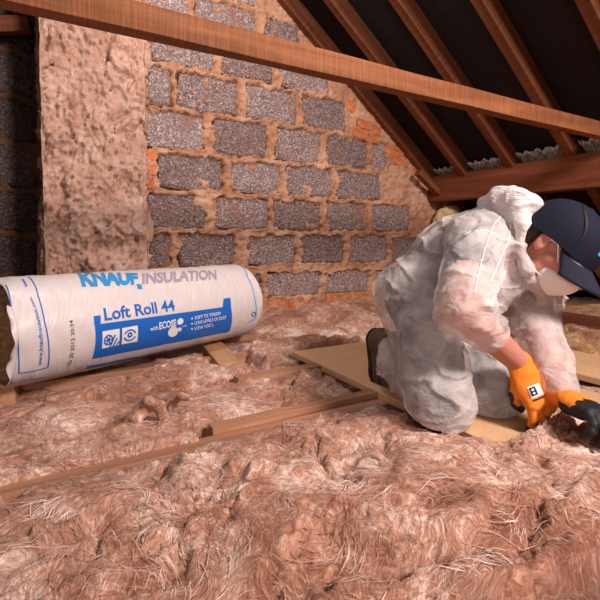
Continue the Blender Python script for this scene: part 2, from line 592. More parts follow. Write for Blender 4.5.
# ---- gable wall: blocks + mortar
ROWS = [(0.145, 0.300), (0.345, 0.530), (0.555, 0.745), (0.770, 0.955), (0.980, 1.180), (1.200, 1.400),
        (1.420, 1.605), (1.630, 1.815), (1.840, 2.03), (2.055, 2.245)]
XS = [
    [(0.42, 0.70), (0.73, 1.05), (1.08, 1.47), (1.50, 1.86), (1.90, 2.26)],
    [(0.40, 0.53), (0.565, 0.89), (0.965, 1.29), (1.32, 1.66), (1.69, 2.03), (2.06, 2.36)],
    [(0.40, 0.72), (0.77, 1.105), (1.135, 1.48), (1.51, 1.84), (1.88, 2.24)],
    [(0.465, 0.82), (0.86, 1.18), (1.22, 1.555), (1.595, 1.97)],
    [(0.40, 0.71), (0.755, 1.10), (1.15, 1.47), (1.51, 1.845), (1.875, 2.015)],
    [(0.41, 0.545), (0.57, 0.92), (0.955, 1.30), (1.335, 1.67)],
    [(0.43, 0.78), (0.815, 1.145), (1.175, 1.535)],
    [(0.42, 0.63), (0.67, 1.03), (1.07, 1.37)],
    [(0.43, 0.78), (0.82, 1.12)],
    [(0.43, 0.60), (0.64, 0.92)],
]


def block_mesh(x0, x1, z0, z1, yface, depth=0.09, jit=0.009):
    """rough ten-sided block front with a worn chamfer, 48 triangles"""
    w = x1 - x0; h = z1 - z0
    base = [(0, 0), (.33, 0), (.67, 0), (1, 0), (1, .5), (1, 1), (.67, 1), (.33, 1), (0, 1), (0, .5)]
    out = []
    for u, v in base:
        c = (u in (0, 1)) and (v in (0, 1))
        k = 0.010 if c else 0.0
        x = x0 + u * w + random.uniform(-jit, jit) + (k if u == 0 else -k if u == 1 else 0)
        z = z0 + v * h + random.uniform(-jit, jit) * .7 + (k if v == 0 else -k if v == 1 else 0)
        out.append((x, z))
    cx, cz = (x0 + x1) / 2, (z0 + z1) / 2
    V = []
    for x, z in out: V.append((x, yface + depth, z))
    for x, z in out: V.append((x, yface + 0.010, z))
    for x, z in out:
        V.append((x + (cx - x) * 0.014 / (w / 2), yface + random.uniform(-.003, .003), z + (cz - z) * 0.014 / (h / 2)))
    n = 10; faces = []
    for r in range(2):
        for k in range(n):
            faces.append((r * n + k, r * n + (k + 1) % n, (r + 1) * n + (k + 1) % n, (r + 1) * n + k))
    faces.append(tuple(range(2 * n, 3 * n)))
    me = bpy.data.meshes.new('block'); me.from_pydata(V, [], faces); me.update()
    return me


def clip_to_roof(x0, x1, z0, z1):
    lim = (2.82 + 0.03 - z1) / SLOPE
    return x0, min(x1, lim)


def mortar_sheet(name, x0, x1, z0, z1, yface, rects, step, mat, roof=True, proud=0.010, seed=0.0):
    nx = int((x1 - x0) / step) + 1; nz = int((z1 - z0) / step) + 1
    X, Z = np.meshgrid(np.linspace(x0, x1, nx), np.linspace(z0, z1, nz), indexing='ij')
    wx = X + 0.024 * fbm(X * 13 + seed, Z * 13, 0.3, 4); wz = Z + 0.022 * fbm(X * 13, Z * 13 + 5 + seed, 7.7, 4)
    sd = np.full(X.shape, 9.0)
    for a, b, c, d in rects:
        qx = np.maximum(a - wx, wx - b); qz = np.maximum(c - wz, wz - d)
        e = np.where((qx > 0) & (qz > 0), np.hypot(np.maximum(qx, 0), np.maximum(qz, 0)), np.maximum(qx, qz))
        sd = np.minimum(sd, e)
    m = sstep(-0.008, -0.001, sd)
    patch = sstep(0.56, 0.63, fbm(X * 6 + 3.3 + seed, Z * 6, 2.2, 4)) * sstep(-0.09, -0.06, sd)
    m = np.maximum(m, patch * 0.9)
    rel = proud + 0.014 * fbm(X * 16, Z * 26, seed, 4) + 0.012 * sstep(-.012, 0.0, -np.abs(sd + .002)) + 0.006 * np.abs(noise3(X * 40, Z * 60, 3 + seed))
    h = -0.045 * (1 - m) + rel * m
    V = np.stack([X, yface - h, Z], -1)
    Q = grid_quads(nx, nz)
    if roof:
        c = V.reshape(-1, 3)[Q].mean(1)
        Q = Q[c[:, 2] < 2.82 + 0.035 - SLOPE * c[:, 0]]
    return link(name, np_mesh(name, V, Q), mat)


WALL_O = (0.4, WALL_Y, 0)
wall = empty('wall_back', WALL_O)
tag(wall, 'gable wall of rough grey concrete blocks with messy mortar joints', kind='structure')
rects = []
for (z0, z1), xs in zip(ROWS, XS):
    for (a, b) in xs:
        a, b = clip_to_roof(a, b, z0, z1)
        if b - a < 0.06: continue
        rects.append((a, b, z0, z1))
        me = block_mesh(a, b, z0, z1, WALL_Y - 0.004)
        o = link('block', me, M_BLOCK, smooth=False); parent_keep(o, wall)
mo = mortar_sheet('mortar', 0.36, 2.95, -0.12, 2.5, WALL_Y - 0.002, rects, 0.0075, M_MORTAR, True)
parent_keep(mo, wall)
bk = link('backing', box_mesh('backing', 0.3, 3.6, WALL_Y + 0.07, WALL_Y + 0.16, -0.12, 2.6, 0), M_MORTAR, smooth=False)
bm = bmesh.new(); bm.from_mesh(bk.data)
bmesh.ops.bisect_plane(bm, geom=bm.verts[:] + bm.edges[:] + bm.faces[:], plane_co=(0, 0, 2.90), plane_no=SN, clear_outer=True)
bm.to_mesh(bk.data); bm.free(); parent_keep(bk, wall)


def brick_mesh(w, d, h):
    return box_mesh('brick', -w / 2, w / 2, 0, d, -h / 2, h / 2, 0.005, 0, 0.003)


BR = [brick_mesh(0.12, 0.10, 0.062), brick_mesh(0.075, 0.10, 0.06), brick_mesh(0.20, 0.10, 0.06)]


def brick(px=None, py=None, kind=0, x=None, z=None, rot=0.0, proud=0.02):
    if px is not None:
        p = atY(px, py, WALL_Y - proud); x, z = p[0], p[2]
    o = bpy.data.objects.new('brick', BR[kind]); COL.objects.link(o)
    if not BR[kind].materials: BR[kind].materials.append(M_BRICK)
    o.location = (x, WALL_Y - proud, z); o.rotation_euler = (0, rot, 0)
    parent_keep(o, wall)


for (px, py, k, r) in [(148, 155, 1, 0), (148, 169, 1, 0), (147, 183, 1, 0), (364, 124, 0, .1), (361, 133, 0, 0), (377, 130, 1, .2), (372, 138, 0, 0.05),
                       (398, 152, 0, .0), (401, 161, 0, .05), (390, 150, 1, .3), (351, 106, 1, .5), (417, 172, 1, .4)]:
    brick(px, py, k, rot=r)
xx = 0.98
while xx < 2.3:
    k = random.choice((0, 1, 2, 2)); w = (0.12, 0.075, 0.20)[k]
    brick(None, None, k, x=xx + w / 2, z=0.112 + random.uniform(-.006, .006), rot=random.uniform(-.04, .04), proud=0.012)
    xx += w + random.uniform(.012, .03)

# ---- rendered pier
PX0, PX1, PYF = -0.059, 0.402, WALL_Y - 0.075
step = 0.006
per = []                                      # (x, y, nx, ny)
for i in range(84): per.append((PX0, WALL_Y + 0.42 - i * step, -1, 0))
for i in range(int((PX1 - PX0) / step) + 1): per.append((PX0 + i * step, PYF, 0, -1))
for i in range(16): per.append((PX1, PYF + i * step, 1, 0))
per = np.array(per)
zs = np.linspace(-0.12, 2.56, 380)
S, Z = np.meshgrid(np.arange(len(per)) * step, zs, indexing='ij')
wv = 0.05 * fbm(S * 6, Z * 4, 1.5, 3)
layer = fbm((S + wv) * 6.5, Z * 3.0, 4.4, 5, 2.1, 0.58)
terr = 0.010 * sstep(-.04, -.02, layer) + 0.012 * sstep(.26, .28, layer) + 0.009 * sstep(-.36, -.34, layer)
layer2 = fbm((S + 2 * wv) * 4.5 + 3, Z * 2.4, 9.4, 5, 2.2, 0.6)
terr = terr + 0.022 * sstep(.05, .07, layer2) + .016 * sstep(-.30, -.28, layer2) - 0.018
streak = 0.006 * fbm(S * 22, Z * 4, 8.1, 3) + 0.0045 * fbm(S * 60, Z * 60, 2.0, 3)
pits = -0.022 * sstep(0.45, 0.53, fbm(S * 40, Z * 30, 6.6, 3))
h = terr + streak + pits - 0.024
edge = 0.010 * fbm(Z * 9, 0 * Z, 3.3, 3)
cut = np.minimum(np.abs(S - 83 * step), np.abs(S - (83 + 77) * step))
h = h * sstep(0.0, 0.03, cut) + (edge - 0.008) * (1 - sstep(0, 0.03, cut))
V = np.stack([per[:, 0][:, None] + per[:, 2][:, None] * h, per[:, 1][:, None] + per[:, 3][:, None] * h, Z], -1)
o = link('wall_pier', np_mesh('wall_pier', V, grid_quads(*S.shape)), M_RENDER)
tag(o, 'pinkish brown mortar rendered pier standing between the block walls', kind='structure')

# ---- recessed wall left of the pier, its shade painted into the colours
LY = WALL_Y + 0.34
wl = empty('wall_left', (-0.3, LY, 0))
tag(wl, 'block wall recessed left of the rendered pier, shade painted into its colour', kind='structure')
rl_ = []
for k in range(11):
    z0 = 0.05 + k * 0.235 + 0.02; z1 = z0 + 0.205
    off = 0.0 if k % 2 else -0.2
    for j in range(-1, 4):
        b = -0.10 - off * 0.5 - j * 0.40; a = b - 0.375
        b = min(b, -0.085)
        if b - a < 0.08 or b < -1.5: continue
        rl_.append((a, b, z0, z1))
        o = link('block', block_mesh(a, b, z0, z1, LY - 0.004), M_BLOCK_SHADED, smooth=False); parent_keep(o, wl)
mo = mortar_sheet('mortar', -1.5, -0.03, -0.12, 2.7, LY, rl_, 0.011, M_MORTAR_SHADED, False, 0.004, 3.0); parent_keep(mo, wl)
bk = link('backing', box_mesh('backing', -1.6, 0.3, LY + 0.07, LY + 0.14, -0.12, 2.7, 0), M_MORTAR_SHADED, smooth=False); parent_keep(bk, wl)
p = atY(8, 28, LY - 0.14)
me, M = beam_mesh('timber_stub', (p[0] - 0.35, p[1] + .05, p[2] - 0.06), (p[0] + 0.09, p[1], p[2] + 0.035), 0.06, 0.075, (0, 1, 0), 0.006, 4)
o = link('timber_stub', me, M_RAFTER, smooth=False); o.matrix_world = M
tag(o, 'short rounded timber stub in the dark corner beside the pier', 'timber')

# ------------------------------------------------------------------ joists, battens, boards
JY = (2.11, 1.74, 1.37, 1.0, 0.63, 0.26)
JL = ['nearest the gable wall', 'second from the gable wall', 'running under the chipboard behind the worker', 'exposed in the middle of the floor',
      'buried under the front quilt', 'nearest the camera under the front quilt']
for y, l in zip(JY, JL):
    me, M = beam_mesh('joist', (-1.5, y, -0.06), (3.6, y, -0.06), 0.047, 0.12, (0, 1, 0), 0.003, 16, 0.0015)
    o = link('joist', me, M_JOIST, smooth=False); o.matrix_world = M
    tag(o, 'pale softwood ceiling joist ' + l, 'joist', 'joists under the insulation')

me, M = beam_mesh('batten', (0.325, 1.040, 0.010), (1.5, 1.042, 0.010), 0.036, 0.020, (0, 1, 0), 0.002, 6)
o = link('batten', me, M_JOIST, smooth=False); o.matrix_world = M
tag(o, 'thin pale wooden batten lying along the exposed middle joist', 'batten')

me, M = beam_mesh('batten', (0.52, 1.375, 0.011), (1.2, 1.375, 0.011), 0.045, 0.020, (0, 1, 0), 0.002, 6)
o = link('batten', me, M_JOIST, smooth=False); o.matrix_world = M
tag(o, 'short thin batten poking out from the left end of the chipboard', 'batten')

me, M = beam_mesh('offcut', (0.578, 1.585, -0.004), (0.625, 1.98, -0.004), 0.095, 0.030, (1, 0, 0), 0.003, 4)
o = link('timber_offcut', me, M_PALEWOOD, smooth=False); o.matrix_world = M
tag(o, 'pale timber offcut propping the right part of the wrapped roll', 'timber')
me, M = beam_mesh('offcut', (-0.26, 1.630, -0.012), (-0.24, 1.98, -0.012), 0.26, 0.075, (1, 0, 0), 0.004, 4)
o = link('timber_offcut', me, M_PALEWOOD, smooth=False); o.matrix_world = M
tag(o, 'thick timber block under the open end of the wrapped roll', 'timber')

me = box_mesh('chipboard', 0.85, 1.43, 0.50, 1.585, 0.0, 0.022, 0.002, 8, 0.0008)
o = link('chipboard', me, M_BOARD, smooth=False)
tag(o, 'tan chipboard panel the worker kneels on', 'board')
me = box_mesh('chipboard', 1.58, 1.915, 0.2, 1.42, 0.0, 0.022, 0.002, 8, 0.0008)
o = link('chipboard', me, M_BOARD, smooth=False)
tag(o, 'tan chipboard strip on the floor behind the worker arms', 'board')
me, M = beam_mesh('binder', (2.46, -0.4, 0.02), (2.58, 2.3, 0.02), 0.05, 0.12, (1, 0, 0), 0.004, 10)
o = link('floor_binder', me, M_DARKJOIST, smooth=False); o.matrix_world = M
tag(o, 'dark red timber binder running across the floor behind the worker', 'timber')

# ------------------------------------------------------------------ insulation
def wool_relief(X, Y, seed, k=1.0):
    """torn, layered mats of fibre: thin sheets with ragged ledges, long creases, hollows"""
    wx = X + 0.17 * fbm(X * 2.2 + seed, Y * 2.2, 1.1 + seed, 3); wy = Y + 0.17 * fbm(X * 2.2, Y * 2.2 + seed, 5.2 + seed, 3)
    rag = 0.07 * fbm(X * 30 + seed, Y * 30, 2.7, 2)
    big = fbm(X * 2.4 + seed, Y * 3.0, 2.0, 2)
    out = 0.024 * big
    for i, (fx, fy, hh, th) in enumerate(((3.0, 5.5, .010, .05), (4.5, 8.0, .008, .22), (6.0, 12.0, .006, -.25), (9, 17, .005, .15))):
        n = noise3(wx * fx + 3 * i + seed, wy * fy, 7.1 * i + seed) + rag
        out = out + hh * (sstep(th - .02, th + .05, n) - 0.5) + hh * 0.5 * n
    n = noise3(wx * 3.6 + seed, wy * 5.2, 4.0 + seed)
    crease = np.exp(-(np.abs(n) / 0.035) ** 1.3) * (0.35 + 0.65 * sstep(-.1, .3, noise3(X * 3, Y * 3, seed)))
    n = noise3(wx * 7.0 + 5 + seed, wy * 11.0, 2.0 + seed)
    crease2 = np.exp(-(np.abs(n) / 0.05) ** 1.3) * sstep(-.05, .3, noise3(X * 5, Y * 5, seed + 3))
    streak = fbm(wx * 8 + seed, wy * 52, 3.0 + seed, 3)
    fine = fbm(X * 70, Y * 80, seed, 2)
    hole = sstep(0.50, 0.64, fbm(wx * 5.5 + 2 * seed, wy * 9, 8.0, 2) + rag)
    return k * (out - 0.024 * crease - 0.013 * crease2 + 0.0040 * streak + 0.0022 * fine - 0.026 * hole + 0.003)


QUILTS = []


def quilt(name, x0, x1, y0, y1, topf, seed, label, step=0.007, mat=None, maskf=None, relief=1.0, nfib=3000, edge=0.05):
    nx = int((x1 - x0) / step) + 1; ny = int((y1 - y0) / step) + 1
    X, Y = np.meshgrid(np.linspace(x0, x1, nx), np.linspace(y0, y1, ny), indexing='ij')

    def H(X, Y):
        e = np.minimum(np.minimum(X - x0, x1 - X), np.minimum(Y - y0, y1 - Y)) + 0.010 * fbm(X * 9 + seed, Y * 9, 6.0, 2)
        if maskf is not None:
            e = np.minimum(e, maskf(X, Y) + 0.008 * fbm(X * 12, Y * 12 + seed, 3.0, 2))
        t = np.clip(e / edge, 0, 1)
        prof = np.sqrt(np.maximum(0, 1 - (1 - t) ** 2))
        top = topf(X, Y) + wool_relief(X, Y, seed, relief)
        return -0.115 + (top + 0.115) * prof, e
    Z, E = H(X, Y)
    # overhanging, curled relief: shear sideways so clumps lean
    dx = 0.014 * fbm(X * 11 + 3, Y * 11, seed + 2.5, 2); dy = 0.012 * fbm(X * 11, Y * 11 + 8, seed + 6.5, 2)
    V = np.stack([X + dx, Y + dy, Z], -1)
    Q = grid_quads(nx, ny)
    ec = E.reshape(-1)[Q].max(1)
    Q = Q[ec > -0.004]
    ox, oy = (x0 + x1) / 2, (y0 + y1) / 2
    root = link(name, np_mesh(name, V - np.array([0, 0, 0]), Q), mat or M_WOOL)
    tag(root, label, 'insulation', 'insulation quilts laid over the joists')
    # loose fibres
    if nfib:
        n = nfib
        px = RNG.uniform(x0 + .02, x1 - .02, n); py = RNG.uniform(y0 + .02, y1 - .02, n)
        _, e0 = H(px, py); ok = e0 > 0.015; px = px[ok]; py = py[ok]; n = len(px)
        seg = 8
        ln = RNG.gamma(2.0, 0.026, n).clip(0.02, 0.18)
        wid = RNG.uniform(0.00018, 0.0005, n); wid[RNG.random(n) < 0.04] *= 2.5
        long = RNG.random(n) < 0.05; ln[long] = RNG.uniform(.09, .24, long.sum()); wid[long] = RNG.uniform(.0005, .0010, long.sum())
        arch = RNG.gamma(1.0, 0.003, n).clip(0, .015)
        bias = RNG.uniform(-0.5, 0.5, n); curl = RNG.normal(0, 9, n); curl[long] = RNG.normal(0, 7, long.sum())
        P = np.zeros((n, seg, 3)); x = px.copy(); y = py.copy()
        ang0 = bias
        for s in range(seg):
            z, e = H(x, y)
            tt = s / (seg - 1)
            P[:, s] = np.stack([x, y, z + 0.001 + arch * 4 * tt * (1 - tt)], -1)
            a = 2.6 * fbm(x * 5 + seed, y * 5, 1.7, 2) + bias + curl * ln * tt
            x = x + np.cos(a) * ln / (seg - 1); y = y + np.sin(a) * ln / (seg - 1)
        T = np.gradient(P, axis=1); T /= np.linalg.norm(T, axis=2, keepdims=True) + 1e-9
        sd = np.cross(T, np.array([0, 0, 1.0])); sd /= np.linalg.norm(sd, axis=2, keepdims=True) + 1e-9
        tp = np.sin(np.linspace(0.15, math.pi - 0.15, seg))[None, :, None]
        w = wid[:, None, None] * tp
        A = P - sd * w; B = P + sd * w; Ct = P + np.array([0, 0, 1.0]) * w * 0.9
        V = np.stack([A, Ct, B], 2).reshape(-1, 3)
        base = (np.arange(n) * seg * 3)[:, None] + np.arange(seg - 1)[None, :] * 3
        b = base.reshape(-1)
        Q = np.concatenate([np.stack([b, b + 1, b + 4, b + 3], -1), np.stack([b + 1, b + 2, b + 5, b + 4], -1)])
        f = link('fibres', np_mesh('fibres', V, Q), M_FIBRE, root)
        f['kind'] = 'stuff'
    return root


def far_top(X, Y):
    w = sstep(1.75, 2.3, Y) * sstep(0.9, 1.35, X)
    return 0.012 + 0.085 * w + 0.02 * sstep(1.5, 2.2, X)


def under_roll(X, Y):   # low where the roll and its props lie
    return 0.0


roll_s0 = at(13, 331, 1.38); roll_s1 = at(251, 297.5, 2.26)
_ax = (roll_s1 - roll_s0) / np.linalg.norm(roll_s1 - roll_s0)
roll_s0 = roll_s0 - _ax * 0.052; roll_s1 = roll_s1 - _ax * 0.065


def roll_dist(X, Y):
    d = (roll_s1 - roll_s0)[:2]; L = np.hypot(*d); d = d / L
    rx = X - roll_s0[0]; ry = Y - roll_s0[1]
    s = rx * d[0] + ry * d[1]; t = -rx * d[1] + ry * d[0]
    return np.maximum(np.abs(t) - 0.10, np.maximum(-s - 0.05, s - L - 0.03))


def low_things(X, Y, top):
    """press the quilt down under boards, battens and the roll"""
    def rect(a, b, c, d):
        return np.maximum(np.maximum(a - X, X - b), np.maximum(c - Y, Y - d))
    d = rect(0.83, 1.45, 0.3, 1.60)
    d = np.minimum(d, rect(1.56, 1.935, 0.1, 1.44))
    d = np.minimum(d, rect(0.50, 0.69, 1.56, 2.0))
    d = np.minimum(d, rect(-0.48, -0.06, 1.48, 2.0))
    d = np.minimum(d, rect(0.30, 1.5, 0.985, 1.060))
    d = np.minimum(d, rect(-1.5, 0.3, 0.992, 1.008) + 0.018)
    d = np.minimum(d, rect(0.5, 1.2, 1.345, 1.405))
    d = np.minimum(d, rect(2.40, 2.64, -1, 2.4))
    k = 1 - sstep(0.0, 0.028, d)
    k2 = 1 - sstep(0.0, 0.10, roll_dist(X, Y))
    t = top * (1 - k) + (-0.034) * k
    return t * (1 - k2) + np.minimum(t, -0.030) * k2


def mk(topf):
    return lambda X, Y: low_things(X, Y, topf(X, Y))


quilt('insulation_quilt', 0.42, 2.44, 2.06, 2.335, mk(far_top), 1.0, 'strip of pink brown mineral wool lying along the gable wall foot', 0.008, nfib=1800, relief=0.8, edge=0.03)
quilt('insulation_quilt', -1.3, 2.44, 1.715, 2.125, mk(far_top), 2.0, 'pink brown wool strip running beneath the wrapped roll', 0.008, nfib=2800, relief=0.85)
quilt('insulation_quilt', -1.3, 1.95, 1.35, 1.765, mk(lambda X, Y: 0.020 + 0.01 * X), 3.0, 'pink brown wool strip between roll and chipboard end', 0.007, nfib=4200, relief=0.9)
quilt('insulation_quilt', -1.3, 1.95, 0.970, 1.395, mk(lambda X, Y: 0.022 + 0.0 * X), 4.0, 'pink brown wool strip just behind the exposed middle joist', 0.007, nfib=5200, relief=0.9)
quilt('insulation_quilt', -1.3, 1.95, 0.60, 1.0, mk(lambda X, Y: 0.010 + 0.006 * sstep(1.4, 1.6, X)), 5.0, 'torn pink brown wool strip tucked in front of the middle joist', 0.007, nfib=4000, relief=0.8)


def front_edge(X, Y):
    top = 0.865 + 0.04 * fbm(X * 3.0, 0 * X, 2.0, 2) - 0.235 * sstep(0.50, 0.85, X) - 0.03 * sstep(1.2, 1.6, X)
    cut = (Y - (0.318 - 0.02 * sstep(0.3, 0.7, X))) * 2.2
    return np.minimum(top - Y, cut)


quilt('insulation_quilt', -1.3, 2.3, 0.28, 1.02, lambda X, Y: 0.060 + 0.014 * fbm(X * 2, Y * 2, 3.0, 2), 6.0,
      'large swirled pink brown wool quilt filling the foreground', 0.0048, nfib=15000, maskf=front_edge, relief=1.1, edge=0.06)
quilt('insulation_quilt', -1.3, 2.44, -0.45, 0.5, lambda X, Y: -0.092 + 0 * X, 7.0, 'lower wool layer showing below the cut front quilt edge', 0.009, nfib=1500, relief=1.0)
quilt('insulation_quilt', 2.58, 3.55, 1.2, 2.34, lambda X, Y: 0.06 + 0 * X, 8.0, 'straw coloured wool beyond the floor binder by the gable wall', 0.010, M_WOOL_STRAW, nfib=1200)
quilt('insulation_quilt', 2.58, 3.55, -0.3, 1.22, lambda X, Y: 0.055 + 0 * X, 9.0, 'straw coloured wool beyond the floor binder at the eaves', 0.010, M_WOOL_STRAW, nfib=1500)
quilt('insulation_quilt', 1.93, 2.43, -0.3, 1.73, lambda X, Y: 0.035 + 0 * X, 10.0, 'straw coloured wool between chipboard strip and floor binder', 0.008, M_WOOL_STRAW, nfib=2000)

# ------------------------------------------------------------------ wrapped roll
ROLL_R = 0.178
r_ax = Vector(roll_s1 - roll_s0); ROLL_L = r_ax.length; r_ax.normalize()
r_e1 = r_ax.cross(Vector((0, 0, 1))).normalized()           # towards the camera
r_e2 = r_e1.cross(r_ax).normalized()                          # up
if r_e2.z < 0: r_e2 = -r_e2
if r_e1.dot(Vector(CAM - roll_s0)) < 0: r_e1 = -r_e1
RO = np.array(roll_s0); RA = np.array(r_ax); R1 = np.array(r_e1); R2 = np.array(r_e2)


def roll_r(s, th):
    s = np.asarray(s, float); th = np.asarray(th, float)
    u = s / ROLL_L
    r = ROLL_R + 0.003 * np.sin(2 * th + 1.0 + u * 2) + 0.0025 * noise3(s * 5, np.cos(th) * 2, np.sin(th) * 2)
    r = r + 0.0022 * noise3(s * 26 + 2 * np.sin(th), np.cos(th) * 1.6, np.sin(th) * 1.6)
    # shoulder at the closed end, slight waist near the open end
    t = np.clip((s - (ROLL_L - 0.05)) / 0.05, 0, 1)
    r = r - ROLL_R * (1 - np.sqrt(np.maximum(0, 1 - (t * 0.86) ** 2)))
    t0 = np.clip((0.05 - s) / 0.05, 0, 1)
    r = r - 0.006 * t0 ** 2 + 0.004 * t0 * np.sin(th * 7 + 1)
    return r


def roll_pt(s, th, off=0.0):
    r = roll_r(s, th) + off
    s = np.asarray(s, float)[..., None]; th = np.asarray(th, float)[..., None]
    return RO + RA * s + (R1 * np.cos(th) + R2 * np.sin(th)) * r[..., None]


def roll_hit(px, py):
    """photo point -> (s, theta) on the roll"""
    d = ray(px, py); o = CAM - RO
    dp = d - RA * (d @ RA); op = o - RA * (o @ RA)
    a = dp @ dp; b = 2 * dp @ op; c = op @ op - ROLL_R ** 2
    D = b * b - 4 * a * c
    t = (-b - math.sqrt(max(D, 0))) / (2 * a)
    q = o + d * t
    return q @ RA, math.atan2(q @ R2, q @ R1)


roll = empty('insulation_roll', tuple(RO - R2 * ROLL_R))
tag(roll, 'large white film wrapped roll of insulation with blue print against the wall', 'insulation roll')
ns, nt = 190, 200
S, T = np.meshgrid(np.linspace(0, ROLL_L, ns), np.linspace(0, 2 * math.pi, nt, endpoint=False), indexing='ij')
V = roll_pt(S, T).reshape(-1, 3)
i = np.arange(ns - 1)[:, None]; k = np.arange(nt)[None, :]
Q = np.stack([i * nt + k, i * nt + (k + 1) % nt, (i + 1) * nt + (k + 1) % nt, (i + 1) * nt + k], -1).reshape(-1, 4)
# closed end cap, puckered
rings = [V]
last = (ns - 1) * nt
Ql = [Q]
ncap = 8
thc = np.linspace(0, 2 * math.pi, nt, endpoint=False)
rend = roll_r(np.full(nt, ROLL_L), thc)
for c in range(1, ncap + 1):
    f = 1 - c / ncap
    rr = rend * f
    bul = 0.012 * (1 - f ** 2) + 0.004 * np.sin(thc * 18) * f * (1 - f) * 4
    P = RO + RA * (ROLL_L + bul)[:, None] + (R1 * np.cos(thc)[:, None] + R2 * np.sin(thc)[:, None]) * rr[:, None]
    rings.append(P)
    b0 = last + (c - 1) * nt; k = np.arange(nt)
    Ql.append(np.stack([b0 + k, b0 + (k + 1) % nt, b0 + nt + (k + 1) % nt, b0 + nt + k], -1))
film = link('film', np_mesh('film', np.concatenate(rings), np.concatenate(Ql)[:, ::-1]), M_FILM)
md = film.modifiers.new('thick', 'SOLIDIFY'); md.thickness = 0.0015; md.offset = -1
parent_keep(film, roll)
# torn film flap at the open end
nf = 120
thf = np.linspace(-2.4, 0.6, nf); rows = 6
Vf = []
for r in range(rows):
    u = r / (rows - 1)
    ln = 0.012 + 0.016 * np.abs(noise3(thf * 3, 0 * thf, 4.0)) + 0.02 * np.exp(-((thf + 1.5) / .35) ** 2)
    P = roll_pt(np.zeros(nf) + 0.002 - u * ln, thf, 0.001) + (R1 * np.cos(thf)[:, None] + R2 * np.sin(thf)[:, None]) * (0.012 * u ** 2 * np.sin(thf * 9 + 2) + 0.004 * u)[:, None]
    Vf.append(P)
fl = link('film_flap', np_mesh('film_flap', np.concatenate(Vf), grid_quads(rows, nf)), M_FILM)
md = fl.modifiers.new('thick', 'SOLIDIFY'); md.thickness = 0.001
parent_keep(fl, roll)
# coiled wool core at the open end
nr, na = 40, 140
RR, TT = np.meshgrid(np.linspace(0, 1, nr), np.linspace(0, 2 * math.pi, na, endpoint=False), indexing='ij')
spiral = np.sin((RR * 6 - TT / (2 * math.pi)) * 2 * math.pi)
dep = 0.012 - 0.010 * spiral + 0.012 * fbm(RR * 8, np.cos(TT) * 3, np.sin(TT) * 3, 3) + 0.02 * RR ** 6
rr = RR * (ROLL_R - 0.007)
V = RO + RA * dep[..., None] + (R1 * np.cos(TT)[..., None] + R2 * np.sin(TT)[..., None]) * rr[..., None]
i = np.arange(nr - 1)[:, None]; k = np.arange(na)[None, :]
Q = np.stack([i * na + k, (i + 1) * na + k, (i + 1) * na + (k + 1) % na, i * na + (k + 1) % na], -1).reshape(-1, 4)
core = link('wool_core', np_mesh('wool_core', V, Q), M_WOOL_ROLL); parent_keep(core, roll)
core['label'] = 'brown coiled wool at the open end'


def bil(corners, u, v):
    bl, br, tr, tl = [np.array(c) for c in corners]
    u = np.asarray(u)[..., None]; v = np.asarray(v)[..., None]
    return (bl * (1 - u) + br * u) * (1 - v) + (tl * (1 - u) + tr * u) * v


def decal(name, corners_px, mat, uvmesh=None, off=0.0012, n=(24, 12), sub=None):
    cs = [roll_hit(*c) for c in corners_px]
    if uvmesh is None:
        U, W = np.meshgrid(np.linspace(0, 1, n[0]), np.linspace(0, 1, n[1]), indexing='ij')
        st = bil(cs, U, W)
        me = np_mesh(name, roll_pt(st[..., 0], st[..., 1], off), grid_quads(*n))
    else:
        uv, faces = uvmesh
        st = bil(cs, uv[:, 0], uv[:, 1])
        P = roll_pt(st[:, 0], st[:, 1], off)
        me = bpy.data.meshes.new(name); me.from_pydata([tuple(p) for p in P], [], faces); me.update()
    o = link(name, me, mat, smooth=True)
    parent_keep(o, sub or roll)
    if sub is not None:
        o.matrix_parent_inverse = Matrix.Identity(4); o.parent = sub
    return o


def text_uv(txt, bold=0.0, shear=0.0, spacing=1.0, bis=10, bisx=0):
    cu = bpy.data.curves.new('t', 'FONT'); cu.body = txt; cu.offset = bold; cu.shear = shear; cu.space_character = spacing
    cu.resolution_u = 3
    to = bpy.data.objects.new('t', cu); COL.objects.link(to)
    dg = bpy.context.evaluated_depsgraph_get()
    me = bpy.data.meshes.new_from_object(to.evaluated_get(dg))
    bpy.data.objects.remove(to); bpy.data.curves.remove(cu)
    bm = bmesh.new(); bm.from_mesh(me); bpy.data.meshes.remove(me)
    xs = [v.co.x for v in bm.verts]; ys = [v.co.y for v in bm.verts]
    x0, x1, y0, y1 = min(xs), max(xs), min(ys), max(ys)
    for axis, nb, lo, hi in ((1, bis, y0, y1), (0, bisx, x0, x1)):
        for i in range(1, nb):
            co = [0, 0, 0]; co[axis] = lo + (hi - lo) * i / nb
            no = [0, 0, 0]; no[axis] = 1
            bmesh.ops.bisect_plane(bm, geom=bm.verts[:] + bm.edges[:] + bm.faces[:], plane_co=co, plane_no=no)
    bm.verts.index_update()
    uv = np.array([((v.co.x - x0) / (x1 - x0), (v.co.y - y0) / (y1 - y0)) for v in bm.verts])
    faces = [tuple(v.index for v in f.verts) for f in bm.faces]
    bm.free()
    return uv, faces


